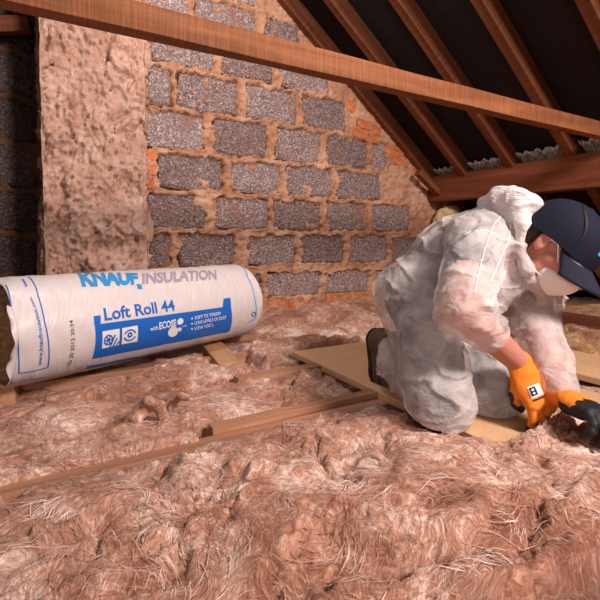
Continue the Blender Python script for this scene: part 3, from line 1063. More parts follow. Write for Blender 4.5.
def disc_uv(n=20, r0=0.0, a0=0.0, a1=2 * math.pi):
    uv = []; faces = []
    if r0 <= 0:
        uv = [(0.5 + 0.5 * math.cos(2 * math.pi * k / n), 0.5 + 0.5 * math.sin(2 * math.pi * k / n)) for k in range(n)]
        return np.array(uv), [tuple(range(n))]
    for k in range(n + 1):
        a = a0 + (a1 - a0) * k / n
        uv.append((0.5 + 0.5 * math.cos(a), 0.5 + 0.5 * math.sin(a))); uv.append((0.5 + 0.5 * r0 * math.cos(a), 0.5 + 0.5 * r0 * math.sin(a)))
    for k in range(n): faces.append((2 * k, 2 * k + 2, 2 * k + 3, 2 * k + 1))
    return np.array(uv), faces


def sq(cx, cy, r, sl=-0.2):
    return [(cx - r, cy + r - sl * r), (cx + r, cy + r + sl * r), (cx + r, cy - r + sl * r), (cx - r, cy - r - sl * r)]


panel = decal('printed_panel', [(92, 359), (229, 331), (224.6, 306.7), (94, 324.7)], M_BLUE, n=(60, 16))
decal('panel_tab', [(93.6, 325), (100, 324.2), (100, 315.3), (93, 316.3)], M_BLUE, n=(8, 8), sub=panel)
decal('panel_tab', [(222, 307.5), (230.6, 306), (230, 297.6), (223.5, 298.7)], M_BLUE, n=(8, 8), sub=panel)
decal('panel_tab', [(223, 333), (229, 331), (230, 304), (223, 306)], M_BLUE, n=(8, 12), sub=panel)
decal('printed_stripe', [(85, 369.5), (201, 346.5), (203, 343), (88, 366)], M_BLUE, n=(50, 6))
decal('printed_lettering', [(82, 287.5), (139.5, 284.8), (137.5, 272.4), (75, 272.6)], M_CYAN, text_uv('KNAUF', 0.058, 0.1, 0.98, 10, 24), 0.0014)
decal('printed_lettering', [(137.5, 289.5), (142.5, 289.2), (141, 284), (136.5, 284.2)], M_CYAN, n=(4, 6), off=0.0014)
decal('printed_lettering', [(142, 284.4), (217.5, 279.5), (216, 269.2), (141, 272.6)], M_GREYPRINT, text_uv('INSULATION', 0.036, 0.1, 0.98, 10, 24), 0.0014)
decal('printed_lettering', [(104, 321.0), (175, 310.6), (173, 299.6), (102.5, 308.2)], M_BLUE, text_uv('Loft Roll 44', 0.022, 0.0, 1.0, 12, 24), 0.0014)
for c in ([(101, 348.0), (118.0, 344.4), (118.5, 328.3), (101.5, 331.2)], [(120.6, 343.8), (136.4, 340.6), (136.6, 325.2), (121, 327.8)]):
    ic = decal('printed_icon', c, M_WHITEPRINT, n=(10, 10), off=0.0024, sub=panel)
i1 = [(102.4, 345.4), (112.0, 343.2), (112.0, 333.2), (102.8, 335.0)]
decal('icon_ring', i1, M_BLUE, disc_uv(24, 0.72), 0.0034, sub=panel)
for k in range(6):
    a = k * math.pi / 3
    c, s_ = math.cos(a), math.sin(a)
    uv = np.array([(0.5 + 0.07 * -s_, 0.5 + 0.07 * c), (0.5 + 0.07 * s_, 0.5 - 0.07 * c), (0.5 + 0.36 * c + 0.07 * s_, 0.5 + 0.36 * s_ - 0.07 * c), (0.5 + 0.36 * c - 0.07 * s_, 0.5 + 0.36 * s_ + 0.07 * c)])
    decal('icon_spoke', i1, M_BLUE, (uv, [(0, 1, 2, 3)]), 0.0034, sub=panel)
for k in range(3):
    x = 108 + k * 3.2
    decal('icon_stroke', [(x, 346.2 - k * .6), (x + 1.8, 345.8 - k * .6), (x + 6.6 - k * 1.0, 334.0 + k * 3.0), (x + 5.2 - k * 1.0, 334.2 + k * 3.0)], M_BLUE, off=0.0036, n=(3, 6), sub=panel)
i2 = [(122.2, 341.4), (135, 338.8), (135, 327.6), (122.4, 330.0)]
decal('icon_ring', i2, M_BLUE, disc_uv(16, 0.76, 0.2, 2.7), 0.0034, sub=panel)
decal('icon_ring', i2, M_BLUE, disc_uv(16, 0.76, 3.35, 5.9), 0.0034, sub=panel)
decal('icon_flame', [(126, 337.4), (131.4, 336.2), (131.2, 330.8), (126.2, 331.8)], M_BLUE, disc_uv(14, 0.35), 0.0034, sub=panel)
decal('panel_lettering', [(149.2, 330.6), (157.4, 329.0), (157.2, 325.0), (149.2, 326.4)], M_WHITEPRINT, text_uv('with', 0.012, 0, 1, 5), 0.0026, sub=panel)
decal('panel_lettering', [(158.4, 329.2), (175.6, 325.6), (175.2, 318.9), (158.4, 322.1)], M_WHITEPRINT, text_uv('ECOSE', 0.03, 0, 1, 6, 8), 0.0026, sub=panel)
for (x, y, r) in ((179.4, 321.4), (172.6, 331.0), (178.6, 329.0)) and ((179.6, 321.2, 3.2), (172.2, 331.2, 5.0), (179.0, 329.0, 2.0)):
    decal('panel_dot', sq(x, y, r), M_WHITEPRINT, disc_uv(20), 0.0026, sub=panel)
decal('panel_lettering', [(181.2, 327.0), (186.0, 326.0), (186.0, 324.4), (181.2, 325.4)], M_WHITEPRINT, text_uv('technology', 0.01, 0, 1, 3), 0.0026, sub=panel)
for k, (txt, x1) in enumerate((('SOFT TO TOUCH', 219.5), ('LOW LEVELS OF DUST', 225.2), ('LOW VOC\'s', 212.5))):
    y = 319.6 + k * 5.0
    sl = -0.19
    decal('panel_bullet', sq(191.2, y - 1.3, 0.9), M_WHITEPRINT, disc_uv(12), 0.0026, sub=panel)
    decal('panel_lettering', [(193.8, y - .3), (x1, y - .3 + sl * (x1 - 193.8)), (x1, y - 3.5 + sl * (x1 - 193.8)), (193.8, y - 3.5)],
          M_WHITEPRINT, text_uv(txt, 0.012, 0, 1, 4, 10), 0.0026, sub=panel)


def line_decal(name, pts, w, mat, off=0.0013):
    """printed line through photo points"""
    st = [roll_hit(*p) for p in pts]
    P = []
    for a, b in zip(st[:-1], st[1:]):
        for t in np.linspace(0, 1, 14, endpoint=False):
            P.append((a[0] + (b[0] - a[0]) * t, (a[1] + (b[1] - a[1]) * t)))
    P.append(st[-1]); P = np.array(P)
    D = np.gradient(P * np.array([1, ROLL_R]), axis=0); D /= np.linalg.norm(D, axis=1, keepdims=True)
    Nn = np.stack([-D[:, 1], D[:, 0] / ROLL_R], -1)
    A = P + Nn * w / 2; B = P - Nn * w / 2
    V = np.stack([roll_pt(A[:, 0], A[:, 1], off), roll_pt(B[:, 0], B[:, 1], off)], 1).reshape(-1, 3)
    o = link(name, np_mesh(name, V, grid_quads(len(P), 2)), mat); parent_keep(o, roll)


line_decal('printed_line', [(5.5, 284), (12, 306), (17, 336), (19, 374)], 0.0035, M_BLUE)
line_decal('printed_line', [(28.5, 276), (38, 296), (44, 322), (48, 367.5)], 0.0035, M_BLUE)
line_decal('printed_line', [(19, 374), (48, 367.5)], 0.0035, M_BLUE)
line_decal('printed_line', [(237, 262.5), (248, 277), (254, 296), (255.2, 318)], 0.005, M_CYAN)
line_decal('printed_line', [(20, 382), (44, 377.5)], 0.0035, M_BLUE)
line_decal('printed_line', [(255.2, 318), (248, 322)], 0.0035, M_BLUE)
decal('printed_lettering', [(41.5, 365), (31.5, 297), (28.5, 298), (37.0, 365.5)], M_BLUE, text_uv('www.knaufinsulation.com', 0.015, 0, 1, 4, 30), 0.0014)
decal('printed_lettering', [(28.0, 287.5), (24.0, 278.5), (21.2, 279), (25.2, 288)], M_BLUE, text_uv('www', 0.015, 0, 1, 4, 8), 0.0014)
decal('printed_lettering', [(70.5, 365), (72.5, 320), (69, 320.5), (66.5, 365.8)], M_DARKPRINT, text_uv('LD 30 2012 20:34', 0.006, 0, 1, 4, 24), 0.0014)
decal('printed_ring', sq(253.2, 314, 2.4), M_BLUE, disc_uv(20, 0.6), 0.0014)

# ------------------------------------------------------------------ signed distance modelling for the worker
def surface_nets(Fv, org, h):
    nx, ny, nz = Fv.shape
    ins = Fv < 0
    cnt = np.zeros((nx - 1, ny - 1, nz - 1), np.float32); acc = np.zeros((nx - 1, ny - 1, nz - 1, 3), np.float32)
    cs = [(0, 0, 0), (1, 0, 0), (0, 1, 0), (1, 1, 0), (0, 0, 1), (1, 0, 1), (0, 1, 1), (1, 1, 1)]
    ed = [(a, b) for a in range(8) for b in range(a + 1, 8) if sum(abs(np.array(cs[a]) - np.array(cs[b]))) == 1]

    def sl(c): return Fv[c[0]:nx - 1 + c[0], c[1]:ny - 1 + c[1], c[2]:nz - 1 + c[2]]
    for a, b in ed:
        fa, fb = sl(cs[a]), sl(cs[b])
        m = (fa < 0) != (fb < 0)
        idx = np.nonzero(m)
        va = fa[idx]; vb = fb[idx]; t = va / (va - vb)
        ca = np.array(cs[a], np.float32); cb = np.array(cs[b], np.float32)
        acc[idx] += ca + (cb - ca) * t[:, None]
        cnt[idx] += 1
    act = cnt > 0
    ids = np.full(act.shape, -1, np.int64); I = np.nonzero(act); ids[I] = np.arange(len(I[0]))
    V = (np.stack(I, -1) + acc[I] / cnt[I][:, None]) * h + np.array(org)
    Q = []
    for ax in range(3):
        o1, o2 = [(1, 2), (2, 0), (0, 1)][ax]
        s0 = [slice(None)] * 3; s1 = [slice(None)] * 3
        s0[ax] = slice(0, -1); s1[ax] = slice(1, None)
        A = ins[tuple(s0)]; B = ins[tuple(s1)]
        m = np.array(np.nonzero(A != B)).T
        lim = np.array(act.shape)
        ok = (m[:, o1] > 0) & (m[:, o2] > 0) & (m[:, o1] < lim[o1]) & (m[:, o2] < lim[o2]) & (m[:, ax] < lim[ax])
        m = m[ok]
        d1 = np.zeros(3, int); d1[o1] = 1; d2 = np.zeros(3, int); d2[o2] = 1
        g = lambda p: ids[p[:, 0], p[:, 1], p[:, 2]]
        q = np.stack([g(m - d1 - d2), g(m - d2), g(m), g(m - d1)], -1)
        fl = ~A[m[:, 0], m[:, 1], m[:, 2]]
        q[fl] = q[fl][:, ::-1]
        Q.append(q)
    return V, np.concatenate(Q)


class SDF:
    def __init__(s, lo, hi, h):
        s.lo = np.array(lo, float); s.h = h
        s.n = np.ceil((np.array(hi) - s.lo) / h).astype(int) + 1
        s.F = np.full(tuple(s.n), 1.0, np.float32)

    def coords(s, sl):
        ax = [s.lo[i] + np.arange(sl[i].start, sl[i].stop) * s.h for i in range(3)]
        return np.meshgrid(*[a.astype(np.float32) for a in ax], indexing='ij')

    def region(s, pmin, pmax, pad):
        a = np.clip(np.floor((np.array(pmin) - pad - s.lo) / s.h).astype(int), 0, s.n - 1)
        b = np.clip(np.ceil((np.array(pmax) + pad - s.lo) / s.h).astype(int) + 1, 1, s.n)
        return tuple(slice(int(a[i]), int(b[i])) for i in range(3))

    def add(s, sl, d, k, sub=False):
        f = s.F[sl]
        if sub:
            hh = np.clip(0.5 - 0.5 * (f + d) / k, 0, 1)
            s.F[sl] = f * (1 - hh) + (-d) * hh + k * hh * (1 - hh)
        else:
            hh = np.clip(0.5 + 0.5 * (f - d) / k, 0, 1)
            s.F[sl] = f * (1 - hh) + d * hh - k * hh * (1 - hh)

    def cone(s, a, ra, b, rb, k=0.02, flat=None, sub=False):
        """tapered capsule; flat=(axis, factor) squashes it along a direction"""
        a = np.array(a, float); b = np.array(b, float); R = max(ra, rb)
        sl = s.region(np.minimum(a, b) - R, np.maximum(a, b) + R, k * 1.5 + 0.02)
        X, Y, Z = s.coords(sl)
        ab = b - a; L2 = ab @ ab + 1e-12
        px, py, pz = X - a[0], Y - a[1], Z - a[2]
        t = np.clip((px * ab[0] + py * ab[1] + pz * ab[2]) / L2, 0, 1)
        qx, qy, qz = px - t * ab[0], py - t * ab[1], pz - t * ab[2]
        if flat is not None:
            n = np.array(flat[0], float); n /= np.linalg.norm(n)
            c = (qx * n[0] + qy * n[1] + qz * n[2]) * (1 / flat[1] - 1)
            qx = qx + n[0] * c; qy = qy + n[1] * c; qz = qz + n[2] * c
        d = np.sqrt(qx * qx + qy * qy + qz * qz) - (ra + (rb - ra) * t)
        s.add(sl, d.astype(np.float32), k, sub)

    def ell(s, c, axes, rad, k=0.01, sub=False):
        """ellipsoid with orthonormal axes"""
        c = np.array(c, float); R = max(rad)
        sl = s.region(c - R, c + R, k * 1.5 + 0.02)
        X, Y, Z = s.coords(sl)
        px, py, pz = X - c[0], Y - c[1], Z - c[2]
        q = [(px * a[0] + py * a[1] + pz * a[2]) for a in axes]
        k0 = np.sqrt(sum((q[i] / rad[i]) ** 2 for i in range(3)))
        k1 = np.sqrt(sum((q[i] / rad[i] ** 2) ** 2 for i in range(3))) + 1e-6
        d = k0 * (k0 - 1) / k1
        s.add(sl, d.astype(np.float32), k, sub)

    def displace(s, fn, band=0.05):
        I = np.nonzero(np.abs(s.F) < band)
        P = np.stack(I, -1) * s.h + s.lo
        s.F[I] = s.F[I] - fn(P[:, 0], P[:, 1], P[:, 2]).astype(np.float32)

    def mesh(s, name):
        V, Q = surface_nets(s.F, s.lo, s.h)
        return np_mesh(name, V, Q), V, Q


def set_mats(me, mats, idx):
    me.materials.clear()
    for m in mats: me.materials.append(m)
    me.polygons.foreach_set('material_index', np.asarray(idx, np.int32))


def seg_dist(P, a, b):
    a = np.array(a); b = np.array(b); ab = b - a
    t = np.clip(((P - a) @ ab) / (ab @ ab), 0, 1)
    return np.linalg.norm(P - a - t[:, None] * ab, axis=1), t


# joints
J = dict(
    hipR=at(417, 298, 1.30), hipL=at(468, 294, 1.43),
    kneeR=at(438, 398, 1.10), kneeL=at(492, 391, 1.17),
    ankR=at(388, 350, 1.42), ankL=at(455, 352, 1.50),
    pelvis=at(437, 289, 1.37), waist=at(452, 266, 1.31), chest=at(480, 255, 1.26), upper=at(499, 243, 1.24),
    shR=at(476, 243, 1.16), shL=at(532, 262, 1.36),
    elR=at(461, 309, 0.96), wrR=at(516, 360, 1.06),
    elL=at(536, 322, 1.17), wrL=at(560, 392, 1.02),
    neck=at(520, 232, 1.20),
)
# head frame
HF = camvec(.58, -.50, -.64); HF /= np.linalg.norm(HF)
HU = camvec(.57, -.28, .77); HU -= HF * (HU @ HF); HU /= np.linalg.norm(HU)
HR = np.cross(HF, HU)
HS = 0.97
HC = at(543, 241, 1.07) - HS * (HF * -.016 + HU * -.007 + HR * .083)


def hp(f, u, r):
    """point in the head: forward, up, towards his right"""
    return HC + (HF * f + HU * u + HR * r) * HS


CT = math.radians(5)
CAP_O = hp(-.004, .030, 0)
CF = HF * math.cos(CT) - HU * math.sin(CT); CU = HU * math.cos(CT) + HF * math.sin(CT)


def cp(f, u, r):
    """point on the cap, which sits tipped forward on the head"""
    return CAP_O + (CF * (f + .004) + CU * (u - .030) + HR * r) * HS


# ---- body: one continuous figure
B = SDF((0.45, 0.35, 0.0), (1.62, 1.62, 0.80), 0.0062)
for (a, ra, b, rb, k) in [
    ('pelvis', .115, 'waist', .110, .03), ('waist', .110, 'chest', .120, .03), ('chest', .120, 'upper', .100, .03),
    ('upper', .085, 'shR', .060, .03), ('upper', .085, 'shL', .060, .03), ('shR', .056, 'elR', .042, .02), ('shL', .056, 'elL', .042, .02),
    ('elR', .042, 'wrR', .028, .012), ('elL', .042, 'wrL', .028, .012),
    ('pelvis', .10, 'hipR', .095, .03), ('pelvis', .10, 'hipL', .095, .03), ('hipR', .085, 'kneeR', .056, .02), ('hipL', .085, 'kneeL', .056, .02),
    ('kneeR', .054, 'ankR', .040, .01), ('kneeL', .054, 'ankL', .040, .01), ('upper', .07, 'neck', .056, .03)]:
    B.cone(J[a], ra, J[b], rb, k)
B.cone(J['neck'], .055, hp(-.035, -.05, 0), .052, .02)
B.ell(hp(-.01, .03, 0), (HF, HU, HR), (.096 * HS, .090 * HS, .076 * HS), .02)        # cranium
B.ell(hp(.035, -.045, 0), (HF, HU, HR), (.060 * HS, .062 * HS, .056 * HS), .03)      # face
B.cone(hp(.05, -.096, 0), .020 * HS, hp(.012, -.066, .048), .018 * HS, .02)          # jaw
B.cone(hp(.05, -.096, 0), .020 * HS, hp(.012, -.066, -.048), .018 * HS, .02)
B.cone(hp(.094, .0, 0), .009, hp(.112, -.036, 0), .014, .012)                        # nose
B.cone(hp(.082, .022, .03), .012, hp(.082, .022, -.03), .012, .014)                  # brow
for s in (1, -1):
    B.ell(hp(.078, .0, .032 * s), (HF, HU, HR), (.012, .010, .013), .006, sub=True)    # eye sockets
    B.cone(hp(.062, -.03, .045 * s), .014, hp(.02, -.03, .062 * s), .012, .02)         # cheekbone
    e0 = hp(-.022, .016, .083 * s); e1 = hp(-.010, -.030, .080 * s)
    B.ell((e0 + e1) / 2, (HF, HU, HR), (.016, .028, .009), .005)                        # ear
    B.ell((e0 + e1) / 2 + HR * .011 * s + HF * .003, (HF, HU, HR), (.008, .016, .008), .004, sub=True)
B.cone(hp(.094, -.066, .022), .006, hp(.094, -.066, -.022), .006, .006)               # lips
me, V, Q = B.mesh('person')
Cq = V[Q].mean(1)
idx = np.zeros(len(Q), int)                         # 0 skin 1 shirt 2 trousers
dl = np.min([seg_dist(Cq, J[a], J[b])[0] for a, b in (('hipR', 'kneeR'), ('hipL', 'kneeL'), ('kneeR', 'ankR'), ('kneeL', 'ankL'), ('pelvis', 'hipR'), ('pelvis', 'hipL'))], axis=0)
dt = np.min([seg_dist(Cq, J[a], J[b])[0] for a, b in (('pelvis', 'waist'), ('waist', 'chest'), ('chest', 'upper'), ('upper', 'shR'), ('upper', 'shL'))], axis=0) - .03
da = np.full(len(Cq), 9.0); ta = np.zeros(len(Cq)); fore = np.zeros(len(Cq), bool)
for s in 'RL':
    d, t_ = seg_dist(Cq, J['sh' + s], J['el' + s]); m = d < da; da[m] = d[m]; ta[m] = t_[m]; fore[m] = False
    d, t_ = seg_dist(Cq, J['el' + s], J['wr' + s]); m = d < da; da[m] = d[m]; ta[m] = 1.0; fore[m] = True
dh = np.linalg.norm(Cq - HC, axis=1) - .08
dn = seg_dist(Cq, J['neck'], hp(-.035, -.05, 0))[0]
sc = np.stack([dl, dt, da + .01, np.minimum(dh, dn + .01)], -1)
w = sc.argmin(1)
idx[w == 0] = 2; idx[w == 1] = 1
idx[(w == 2) & (ta < .55)] = 1
set_mats(me, [M_SKIN, M_TSHIRT, M_TROUSER], idx)
person = link('person', me)
tag(person, 'worker in white see-through coveralls and navy cap kneeling on chipboard laying insulation', 'person')

# ---- coverall
C_ = SDF((0.40, 0.35, 0.0), (1.66, 1.66, 0.82), 0.0058)
flatx = camvec(.4, -.9, 0)
for (a, ra, b, rb, k) in [
    ('pelvis', .136, 'waist', .124, .04), ('waist', .124, 'chest', .130, .04), ('chest', .130, 'upper', .108, .04),
    ('upper', .10, 'shR', .080, .03), ('upper', .10, 'shL', .080, .03),
    ('pelvis', .12, 'hipR', .122, .04), ('pelvis', .12, 'hipL', .118, .04),
    ('hipR', .120, 'kneeR', .083, .03), ('hipL', .112, 'kneeL', .080, .03)]:
    C_.cone(J[a], ra, J[b], rb, k)
lw = J['kneeR'] * .25 + J['ankR'] * .75; lw2 = J['kneeL'] * .25 + J['ankL'] * .75
C_.cone(J['kneeR'], .078, lw, .066, .015); C_.cone(J['kneeL'], .076, lw2, .066, .015)
C_.cone(at(424, 330, 1.17), .075, at(446, 404, 1.09), .070, .03)
# sleeves
cufR = J['elR'] * .55 + J['wrR'] * .45; cufL = J['elL'] * .08 + J['wrL'] * .92
C_.cone(J['shR'], .080, J['elR'], .060, .018); C_.cone(J['elR'], .060, cufR, .050, .015)
C_.cone(J['shL'], .078, J['elL'], .062, .02); C_.cone(J['elL'], .062, cufL, .044, .015)
# collar
C_.cone(at(519, 246, 1.11), .018, at(527, 270, 1.095), .016, .02); C_.cone(at(527, 270, 1.095), .016, at(541, 294, 1.13), .020, .02)
C_.cone(at(540, 295, 1.18), .03, at(536, 296, 1.24), .06, .03)
# belly flap of loose cloth
C_.cone(at(437, 330, 1.16), .050, at(452, 362, 1.12), .035, .03)
C_.cone(at(478, 300, 1.16), .06, at(505, 285, 1.16), .05, .04)


def wrinkle(x, y, z):
    wx = x + .03 * noise3(x * 7, y * 7, z * 7 + 3); wz = z + .03 * noise3(x * 7 + 9, y * 7, z * 7)
    r1 = 1 - np.abs(noise3(wx * 15, y * 15, wz * 19)) * 2.4
    r2 = 1 - np.abs(noise3(wx * 30 + 4, y * 30, wz * 34)) * 2.4
    b = noise3(x * 6, y * 6, z * 6 + 7)
    c1 = np.exp(-(np.abs(noise3(wx * 9 + 2, y * 9, wz * 15)) / .10) ** 1.4)
    return .0095 * c1 * (0.8 + b) + .004 * np.maximum(r1, -.2) * (0.6 + b) + .0022 * r2 + .005 * b - .003


C_.displace(wrinkle, .06)
# cut on the board: nothing below the chipboard top
ax = C_.lo[2] + np.arange(C_.n[2]) * C_.h
C_.F = np.maximum(C_.F, (0.0235 - ax)[None, None, :].astype(np.float32))
me, V, Q = C_.mesh('coverall')
suit = link('coverall', me, M_SUIT, person)
suit['label'] = 'thin white nonwoven coverall'
sm = suit.modifiers.new('sub', 'SUBSURF'); sm.levels = 1; sm.render_levels = 1
SUIT_BVH = BVHTree.FromPolygons([tuple(v) for v in V], [tuple(q) for q in Q])


def on_suit(px, py, off=0.0002):
    o = Vector(CAM); d = Vector(ray(px, py)).normalized()
    h, n, i_, ds = SUIT_BVH.ray_cast(o, d)
    return (h + n * off) if h is not None else None


def seam(pts, r=0.0016):
    P = []
    for a, b in zip(pts[:-1], pts[1:]):
        for t_ in np.linspace(0, 1, 10, endpoint=False):
            q = on_suit(a[0] + (b[0] - a[0]) * t_, a[1] + (b[1] - a[1]) * t_)
            if q is not None: P.append(q)
    if len(P) > 3:
        P2 = [P[0]] + [(P[i - 1] + P[i] * 2 + P[i + 1]) / 4 for i in range(1, len(P) - 1)] + [P[-1]]
        link('seam', tube_mesh('seam', P2, r, 6), M_SEAM, suit)


seam([(506, 211), (494, 224), (486, 245), (479, 270), (474, 296)])
seam([(464, 235), (472, 231), (488, 231), (497, 236), (501, 248)])
seam([(503, 210), (511, 220), (509, 240), (499, 262), (489, 286)])

# hood bunched behind the neck
H_ = SDF(HC - np.array([.40, .36, .22]), HC + np.array([.16, .26, .22]), 0.0055)
hood_pts = [at(486, 204, 1.22), at(502, 197, 1.17), at(517, 200, 1.13), at(530, 206, 1.12)]
for a, b, r in zip(hood_pts[:-1], hood_pts[1:], (.022, .026, .026)):
    H_.cone(a, r, b, r, .02)
H_.cone(at(517, 206, 1.13), .024, at(523, 222, 1.10), .014, .02)
H_.cone(at(523, 222, 1.10), .013, at(520, 248, 1.11), .009, .015)
H_.cone(at(520, 248, 1.11), .009, at(526, 272, 1.13), .009, .012)
H_.cone(at(505, 212, 1.17), .034, at(519, 226, 1.15), .028, .03)
H_.cone(at(530, 208, 1.14), .022, at(536, 214, 1.24), .024, .02)
H_.displace(lambda x, y, z: .007 * np.exp(-(np.abs(noise3(x * 16, y * 16, z * 20)) / .12) ** 1.4) + .007 * noise3(x * 11, y * 11, z * 11) - .001, .04)
me, V, Q = H_.mesh('hood')
hood = link('hood', me, M_HOOD, person)
hood['label'] = 'crumpled white hood behind the neck'
hm = hood.modifiers.new('sub', 'SUBSURF'); hm.levels = 1; hm.render_levels = 1

# ---- hair under the cap
G = SDF(HC - .16, HC + .16, 0.004)
G.ell(hp(-.028, .012, 0), (HF, HU, HR), (.088 * HS, .092 * HS, .0815 * HS), .01)
G.cone(hp(-.085, -.02, 0), .03, hp(-.075, -.055, 0), .022, .02)
G.ell(hp(.085, -.035, 0), (HF, HU, HR), (.105, .14, .12), .01, sub=True)
G.ell(hp(-.012, -.040, .09), (HF, HU, HR), (.034, .055, .05), .006, sub=True)
G.displace(lambda x, y, z: .004 * (1 - np.abs(noise3(x * 60, y * 60, z * 60)) * 2.5), .03)
me, V, Q = G.mesh('hair')
link('hair', me, M_HAIR, person)

# ---- cap
nu, nv = 30, 64
V = []
capC = (-.004, .030)
for i in range(nu):
    t_ = i / (nu - 1)                              # 0 at the top, 1 at the rim
    for j in range(nv):
        a = 2 * math.pi * j / nv
        el = t_ * math.pi / 2 * 1.04
        seamd = abs(((a / (2 * math.pi) * 6) % 1) - 0.5) * 2
        k = 1 + 0.010 * (1 - seamd ** 6) + 0.010 * math.sin(9 * a) * t_ ** 3 * (1 if math.cos(a) < 0.2 else .3)
        rf = (0.112 if math.cos(a) > 0 else 0.104); rr = 0.090
        drop = -0.018 * max(0, -math.cos(a)) * t_ ** 2
        V.append(cp(capC[0] + math.cos(a) * rf * math.sin(el) * k, capC[1] + drop - .012 * t_ ** 4 + 0.094 * math.cos(el) ** 0.82 if el < math.pi / 2 else capC[1] + drop - .012 * t_ ** 4 - 0.008,
                    math.sin(a) * rr * math.sin(el) * k))
Q = []
for i in range(nu - 1):
    for j in range(nv):
        Q.append((i * nv + j, i * nv + (j + 1) % nv, (i + 1) * nv + (j + 1) % nv, (i + 1) * nv + j))
cap = link('cap', np_mesh('cap', V, Q), M_NAVY, person)
cap['label'] = 'navy baseball cap'
md = cap.modifiers.new('thick', 'SOLIDIFY'); md.thickness = 0.004; md.offset = 1
# brim
nb, mb = 28, 12
V = []
for i in range(nb):
    a = -1.25 + 2.5 * i / (nb - 1)
    for j in range(mb):
        s_ = j / (mb - 1)
        x0 = capC[0] + math.cos(a) * 0.110; r0 = math.sin(a) * 0.088
        ext = 0.070 * math.cos(a * .9) ** 0.6
        x = x0 + s_ * ext; r = r0 * (1 + .06 * s_)
        u = capC[1] - 0.010 - 0.028 * s_ - 0.10 * (r / .09) ** 2 * .22 * (0.5 + s_)
        V.append(cp(x, u, r))
brim = link('brim', np_mesh('brim', V, grid_quads(nb, mb)), M_NAVY2, cap)
md = brim.modifiers.new('thick', 'SOLIDIFY'); md.thickness = 0.005
# curved side panel piping and button
link('button', tube_mesh('button', [cp(capC[0], capC[1] + .092, 0), cp(capC[0], capC[1] + .100, 0)], .008, 12), M_NAVY, cap)


def cap_pt(a, el, k=1.0):
    rf = (0.112 if math.cos(a) > 0 else 0.104)
    return cp(capC[0] + math.cos(a) * rf * math.sin(el) * k, capC[1] + 0.094 * k * max(0, math.cos(el)) ** 0.82, math.sin(a) * 0.090 * math.sin(el) * k)


link('piping', tube_mesh('piping', [cap_pt(1.15 + 1.0 * t_ ** 2, 1.5 - 1.15 * t_, 1.035) for t_ in np.linspace(0, 1, 16)], [.0032 * (0.5 + math.sin(math.pi * q / 15)) for q in range(16)], 8), M_BLACKRUB, cap)
# light blue emblem on the cap front, right of centre
V = []
for i in range(9):
    for j in range(5):
        V.append(cap_pt(0.62 - 0.075 * i, 1.40 - 0.055 * j - (0.07 if i == 1 and j == 4 else 0), 1.05))
link('emblem', np_mesh('emblem', V, grid_quads(9, 5)), M_TEAL, cap)

# ---- mask: folded cup
nm, mm = 28, 14
V = []
for i in range(nm):
    a = 2 * math.pi * i / (nm - 1)
    # rim on the face
    cu, su = math.cos(a), math.sin(a)
    ru_ = -.056 + (.040 * cu if cu > 0 else .052 * cu)
    rr = .062 * su * (1 - .18 * max(0, cu))
    rf = .106 - .075 * abs(su) ** 1.6 - (.030 if cu < 0 else .002) * abs(cu)
    for j in range(mm):
        s_ = j / (mm - 1)
        tip = (.118, -.046, 0.0)
        b = math.sin(s_ * math.pi / 2)
        V.append(hp(rf * (1 - s_) + tip[0] * s_ + .010 * math.sin(math.pi * s_), ru_ * (1 - s_) + tip[1] * s_, rr * (1 - s_) + rr * .25 * math.sin(math.pi * s_)))
mask = link('face_mask', np_mesh('face_mask', V, grid_quads(nm, mm)), M_MASK, person)
mask['label'] = 'white folded dust mask'
md = mask.modifiers.new('thick', 'SOLIDIFY'); md.thickness = 0.002; md.offset = 1
link('strap', tube_mesh('strap', [hp(.048, -.030, .064), hp(.022, -.0, .080), hp(-.005, .03, .086), hp(-.03, .062, .084)], .0020, 6), M_MASK, mask)
link('strap', tube_mesh('strap', [hp(.040, -.078, .060), hp(.0, -.072, .068), hp(-.03, -.052, .068), hp(-.065, -.03, .058), hp(-.085, -.02, .03)], .0020, 6), M_MASK, mask)

# ---- safety glasses
gl = None
V = []
for i in range(25):
    a = -1.35 + 2.7 * i / 24
    for j in range(7):
        u = .002 - .036 * j / 6 * (0.75 + .25 * abs(math.sin(a)))
        V.append(hp(.034 + .078 * math.cos(a), u, .080 * math.sin(a)))
gl = link('safety_glasses', np_mesh('safety_glasses', V, grid_quads(25, 7)), M_LENS, person)
md = gl.modifiers.new('thick', 'SOLIDIFY'); md.thickness = 0.002
for s in (1, -1):
    link('temple_arm', tube_mesh('temple_arm', [hp(.052, .012, .078 * s), hp(.02, .010, .084 * s), hp(-.02, .006, .084 * s)], .0028, 6), M_MASK, gl)

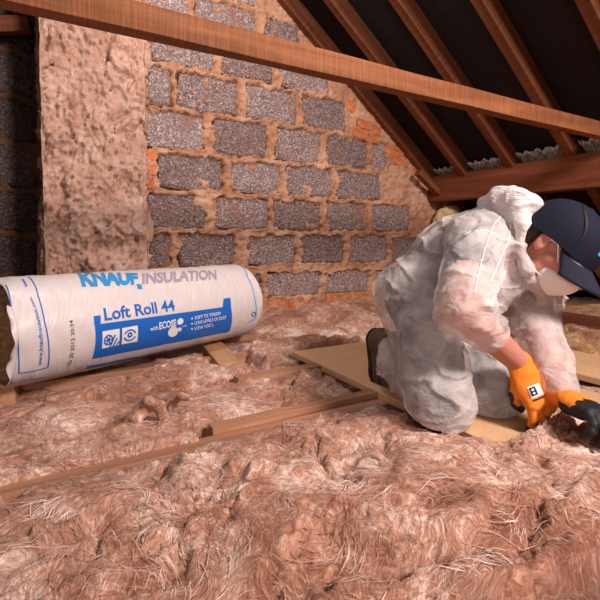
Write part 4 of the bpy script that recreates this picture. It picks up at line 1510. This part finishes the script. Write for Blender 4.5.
# ---- gloves
def hand(name, wrist, hdir, back, side, curls, spread, thumb, label, lo_thr, blk=9.0):
    """hdir wrist->knuckles, back = out of the back of the hand, side = +1 thumb along cross(back,hdir)"""
    h = np.array(hdir, float); h /= np.linalg.norm(h)
    b = np.array(back, float); b -= h * (b @ h); b /= np.linalg.norm(b)
    w = np.cross(b, h) * side                      # towards the thumb
    W = np.array(wrist, float)
    hs = 0.90
    pt = lambda x, y, z: W + (h * x + w * y + b * z) * hs   # along hand, towards thumb, out of the back
    g = SDF(W - .16, W + .16, 0.0030)
    gc = lambda a, ra, b_, rb, k=.01, flat=None: g.cone(a, ra * hs, b_, rb * hs, k, flat)
    gc(pt(-.022, 0, 0), .035, pt(.0, 0, 0), .031, .01, flat=(b, .82))       # knit cuff
    gc(pt(.0, .004, 0), .031, pt(.04, .012, 0), .034, .012, flat=(b, .62))
    for y in (.027, .009, -.010, -.028):
        gc(pt(.015, y * .55, 0), .019, pt(.088, y, .002), .0155, .014)
    gc(pt(.02, .02, -.010), .020, pt(.05, .03, -.014), .016, .012)           # thumb ball
    gc(pt(.03, -.022, -.008), .018, pt(.07, -.026, -.008), .014, .012)       # heel of the palm
    L = (.074, .084, .078, .060)
    tips = []
    for y, l, cl, sp in zip((.029, .0095, -.010, -.029), L, curls, spread):
        p = pt(.090, y, .002); ang = 0.0
        r = .0120
        for f, cc in zip((.46, .30, .24), (cl * .8, cl, cl * .7)):
            ang += cc
            d = h * math.cos(ang) - b * math.sin(ang) + w * sp
            d /= np.linalg.norm(d)
            q = p + d * l * f * hs
            gc(p, r, q, r * .93, .004); p = q; r *= .93
        tips.append(p)
    p = pt(.025, .028, -.010); r = .0145
    for (dx, dy, dz), l in zip(thumb, (.036, .034, .026)):
        d = h * dx + w * dy + b * dz; d /= np.linalg.norm(d)
        q = p + d * l * hs; gc(p, r, q, r * .92, .008); p = q; r *= .92
    g.displace(lambda x, y, z: .0012 * noise3(x * 90, y * 90, z * 90) + .0012 * noise3(x * 40, y * 40, z * 40), .02)
    me, V, Q = g.mesh(name)
    Cq = V[Q].mean(1)
    N = np.cross(V[Q[:, 2]] - V[Q[:, 0]], V[Q[:, 3]] - V[Q[:, 1]]); N /= np.linalg.norm(N, axis=1, keepdims=True) + 1e-12
    along = (Cq - W) @ h; out = (Cq - W) @ b; toth = (Cq - W) @ w
    black = (N @ b < lo_thr) & (along > .012)
    black |= along > blk + .012 * noise3(Cq[:, 0] * 60, Cq[:, 1] * 60, Cq[:, 2] * 60)
    black |= out < -.030
    black |= np.min([np.linalg.norm(Cq - t_, axis=1) for t_ in tips], axis=0) < .020
    black |= (toth > .046) & (along > .02)
    black |= np.linalg.norm(Cq - p, axis=1) < .03
    set_mats(me, [M_ORANGE, M_BLACKRUB], black.astype(int))
    o = link(name, me, None, person)
    o['label'] = label
    sm_ = o.modifiers.new('sub', 'SUBSURF'); sm_.levels = 1; sm_.render_levels = 1
    bv = BVHTree.FromPolygons([tuple(v) for v in V], [tuple(q) for q in Q])
    return o, pt, h, b, w, bv


wR = at(523, 370, 1.055)
gR, ptR, hR, bR, wwR, bvR = hand('glove', wR, at(541, 405, 1.03) - wR, camvec(.12, -1, .20), -1,
                                 (.42, .50, .56, .62), (.16, .04, -.08, -.20), ((.8, .35, -.5), (.85, -.1, -.6), (.6, -.5, -.6)), 'orange and black work glove on the near hand', -.35)
wL = at(566, 399, 1.0)
gL, ptL, hL, bL, wwL, bvL = hand('glove', wL, at(588, 410, 0.945) - wL, camvec(.25, -.35, .9), 1,
                                 (.6, .68, .72, .76), (.24, .08, -.10, -.28), ((.7, .7, -.3), (.9, .3, -.4), (.95, .0, -.4)), 'orange and black work glove on the far hand', .15, .05)

# printed patch on the near glove
nn = 8
V = []
for i in range(nn):
    for j in range(nn):
        o_ = Vector(ptR(.040 + .030 * i / (nn - 1), -.008 + .034 * j / (nn - 1), .08))
        h_, n_, _, _ = bvR.ray_cast(o_, Vector(-bR))
        V.append(tuple((h_ + n_ * .0018) if h_ is not None else Vector(ptR(.06, 0, .025))))
patch = link('glove_patch', np_mesh('glove_patch', V, grid_quads(nn, nn)), M_WHITEPRINT, gR)


def on_patch(u, v, off):
    o_ = Vector(ptR(.040 + .030 * u, -.008 + .034 * v, .08))
    h_, n_, _, _ = bvR.ray_cast(o_, Vector(-bR))
    return tuple((h_ + n_ * off) if h_ is not None else Vector(ptR(.06, 0, .026)))


for (u0, u1, v0, v1) in ((.12, .24, .45, .92), (.42, .54, .45, .92), (.72, .84, .45, .92), (.12, .84, .45, .58), (.12, .84, .8, .92)):
    V = [on_patch(u0 + (u1 - u0) * i / 3, v0 + (v1 - v0) * j / 3, .0030) for i in range(4) for j in range(4)]
    link('patch_mark', np_mesh('patch_mark', V, grid_quads(4, 4)), M_NAVY2, gR)
V = [on_patch(1.12 + .14 * i / 2, .0 + 1.0 * j / 5, .0030) for i in range(3) for j in range(6)]
link('patch_mark', np_mesh('patch_mark', V, grid_quads(3, 6)), M_BLACKRUB, gR)

# ---- boots
def boot(heel, ball, toe, sole_n, label):
    heel, ball, toe, n = [np.array(v, float) for v in (heel, ball, toe, sole_n)]
    n /= np.linalg.norm(n)
    lo = np.minimum(np.minimum(heel, ball), toe) - .12; hi = np.maximum(np.maximum(heel, ball), toe) + .12
    g = SDF(lo, hi, .004)
    up = -n
    g.cone(heel + up * .030, .038, ball + up * .026, .040, .02)
    g.cone(ball + up * .026, .040, toe + up * .022, .030, .015)
    g.cone(heel + up * .035, .040, heel + up * .10, .044, .02)
    g.cone(ball * .5 + heel * .5 + up * .045, .036, heel + up * .09, .04, .02)
    g.displace(lambda x, y, z: .002 * noise3(x * 50, y * 50, z * 50), .02)
    az = g.lo[2] + np.arange(g.n[2]) * g.h
    g.F = np.maximum(g.F, (0.024 - az)[None, None, :].astype(np.float32))
    me, V, Q = g.mesh('boot')
    o = link('boot', me, M_BOOT, person); o['label'] = label
    g = SDF(lo, hi, .004)
    g.cone(heel, .036, ball, .042, .02, flat=(n, .40)); g.cone(ball, .042, toe, .034, .02, flat=(n, .40))
    g.F = np.maximum(g.F, (0.0235 - az)[None, None, :].astype(np.float32))
    me, V, Q = g.mesh('sole')
    link('sole', me, M_SOLE, o)
    # laces
    for k in range(4):
        c = (heel * (0.25 - .1 * k) + ball * (.75 + .1 * k - 0)) * 1.0 if False else heel + (ball - heel) * (.35 + .12 * k)
        sdv = np.cross(ball - heel, n); sdv /= np.linalg.norm(sdv)
        c = c + up * .066
        link('lace', tube_mesh('lace', [c - sdv * .025 - up * .012, c, c + sdv * .025 - up * .012], .0022, 6), M_SOLE, o)
    return o


shin = J['kneeR'] - J['ankR']
boot(at(374, 338, 1.46), at(379, 371, 1.44), at(386, 380, 1.40), camvec(-.55, .8, .1), 'brown leather work boot on the near foot')
boot(at(448, 338, 1.55), at(452, 370, 1.53), at(458, 377, 1.49), camvec(-.55, .8, .1), 'brown leather work boot on the far foot')

# ------------------------------------------------------------------ small things at the eaves
e = SDF((2.2, 1.75, .3), (3.2, 2.36, .95), .012)
e.ell((2.52, 2.24, .58), np.eye(3), (.12, .10, .17), .05)
e.ell((2.66, 2.16, .52), np.eye(3), (.12, .10, .14), .05)
e.cone((2.55, 2.24, .45), .09, (2.75, 2.1, .3), .1, .05)
e.displace(lambda x, y, z: .02 * (1 - np.abs(noise3(x * 16, y * 16, z * 16)) * 2.2), .06)
me, V, Q = e.mesh('wool_tuft')
o = link('wool_tuft', me, M_WOOL_YELLOW)
tag(o, 'pale yellow wool stuffed under the purlin beside the gable wall', 'insulation')
for (y, l) in ((1.86, 'nearer the gable wall'), (1.46, 'farther from the gable wall'), (1.12, 'behind the navy cap')):
    me, M = beam_mesh('sarking', (2.62, y, .66), (3.3, y, .12), 0.10, 0.022, (0, 1, 0), .002, 3)
    o = link('pine_board', me, M_YELLOW, smooth=False); o.matrix_world = M
    tag(o, 'yellow pine board at the eaves below the purlin, ' + l, 'board', 'pine boards at the eaves')

# curled scraps of wool lying on the strip between the roll and the exposed joist
for pts, rad, lab in (([(137, 421), (141, 408), (150, 402), (160, 407), (164, 419)], .016, 'curled wool flap standing up in front of the wrapped roll'),
                      ([(166, 417), (172, 405), (181, 396), (193, 397)], .009, 'thin twisted wool scrap beside the curled flap'),
                      ([(312, 447), (318, 436), (332, 440), (345, 452)], .014, 'pale wool tuft in front of the middle joist')):
    z0 = 0.025
    P = []
    for (px, py) in pts:
        g0 = atz(pts[0][0], pts[0][1], z0)
        P.append(at(px, py, float((g0 - CAM) @ FWD) + .02 * math.sin(px)))
    P = np.array(P)
    tt = SDF(P.min(0) - .06, P.max(0) + .06, .0045)
    for a, b in zip(P[:-1], P[1:]):
        tt.cone(a, rad, b, rad * .9, .012, flat=(camvec(.2, 1, .3), .6))
    tt.displace(lambda x, y, z: .007 * fbm(x * 30, y * 60, z * 30, 2, 2.0, .6) + .003 * noise3(x * 120, y * 120, z * 60), .03)
    me, V, Q = tt.mesh('wool_scrap')
    tag(link('wool_scrap', me, M_WOOL), lab, 'insulation', 'loose wool scraps')
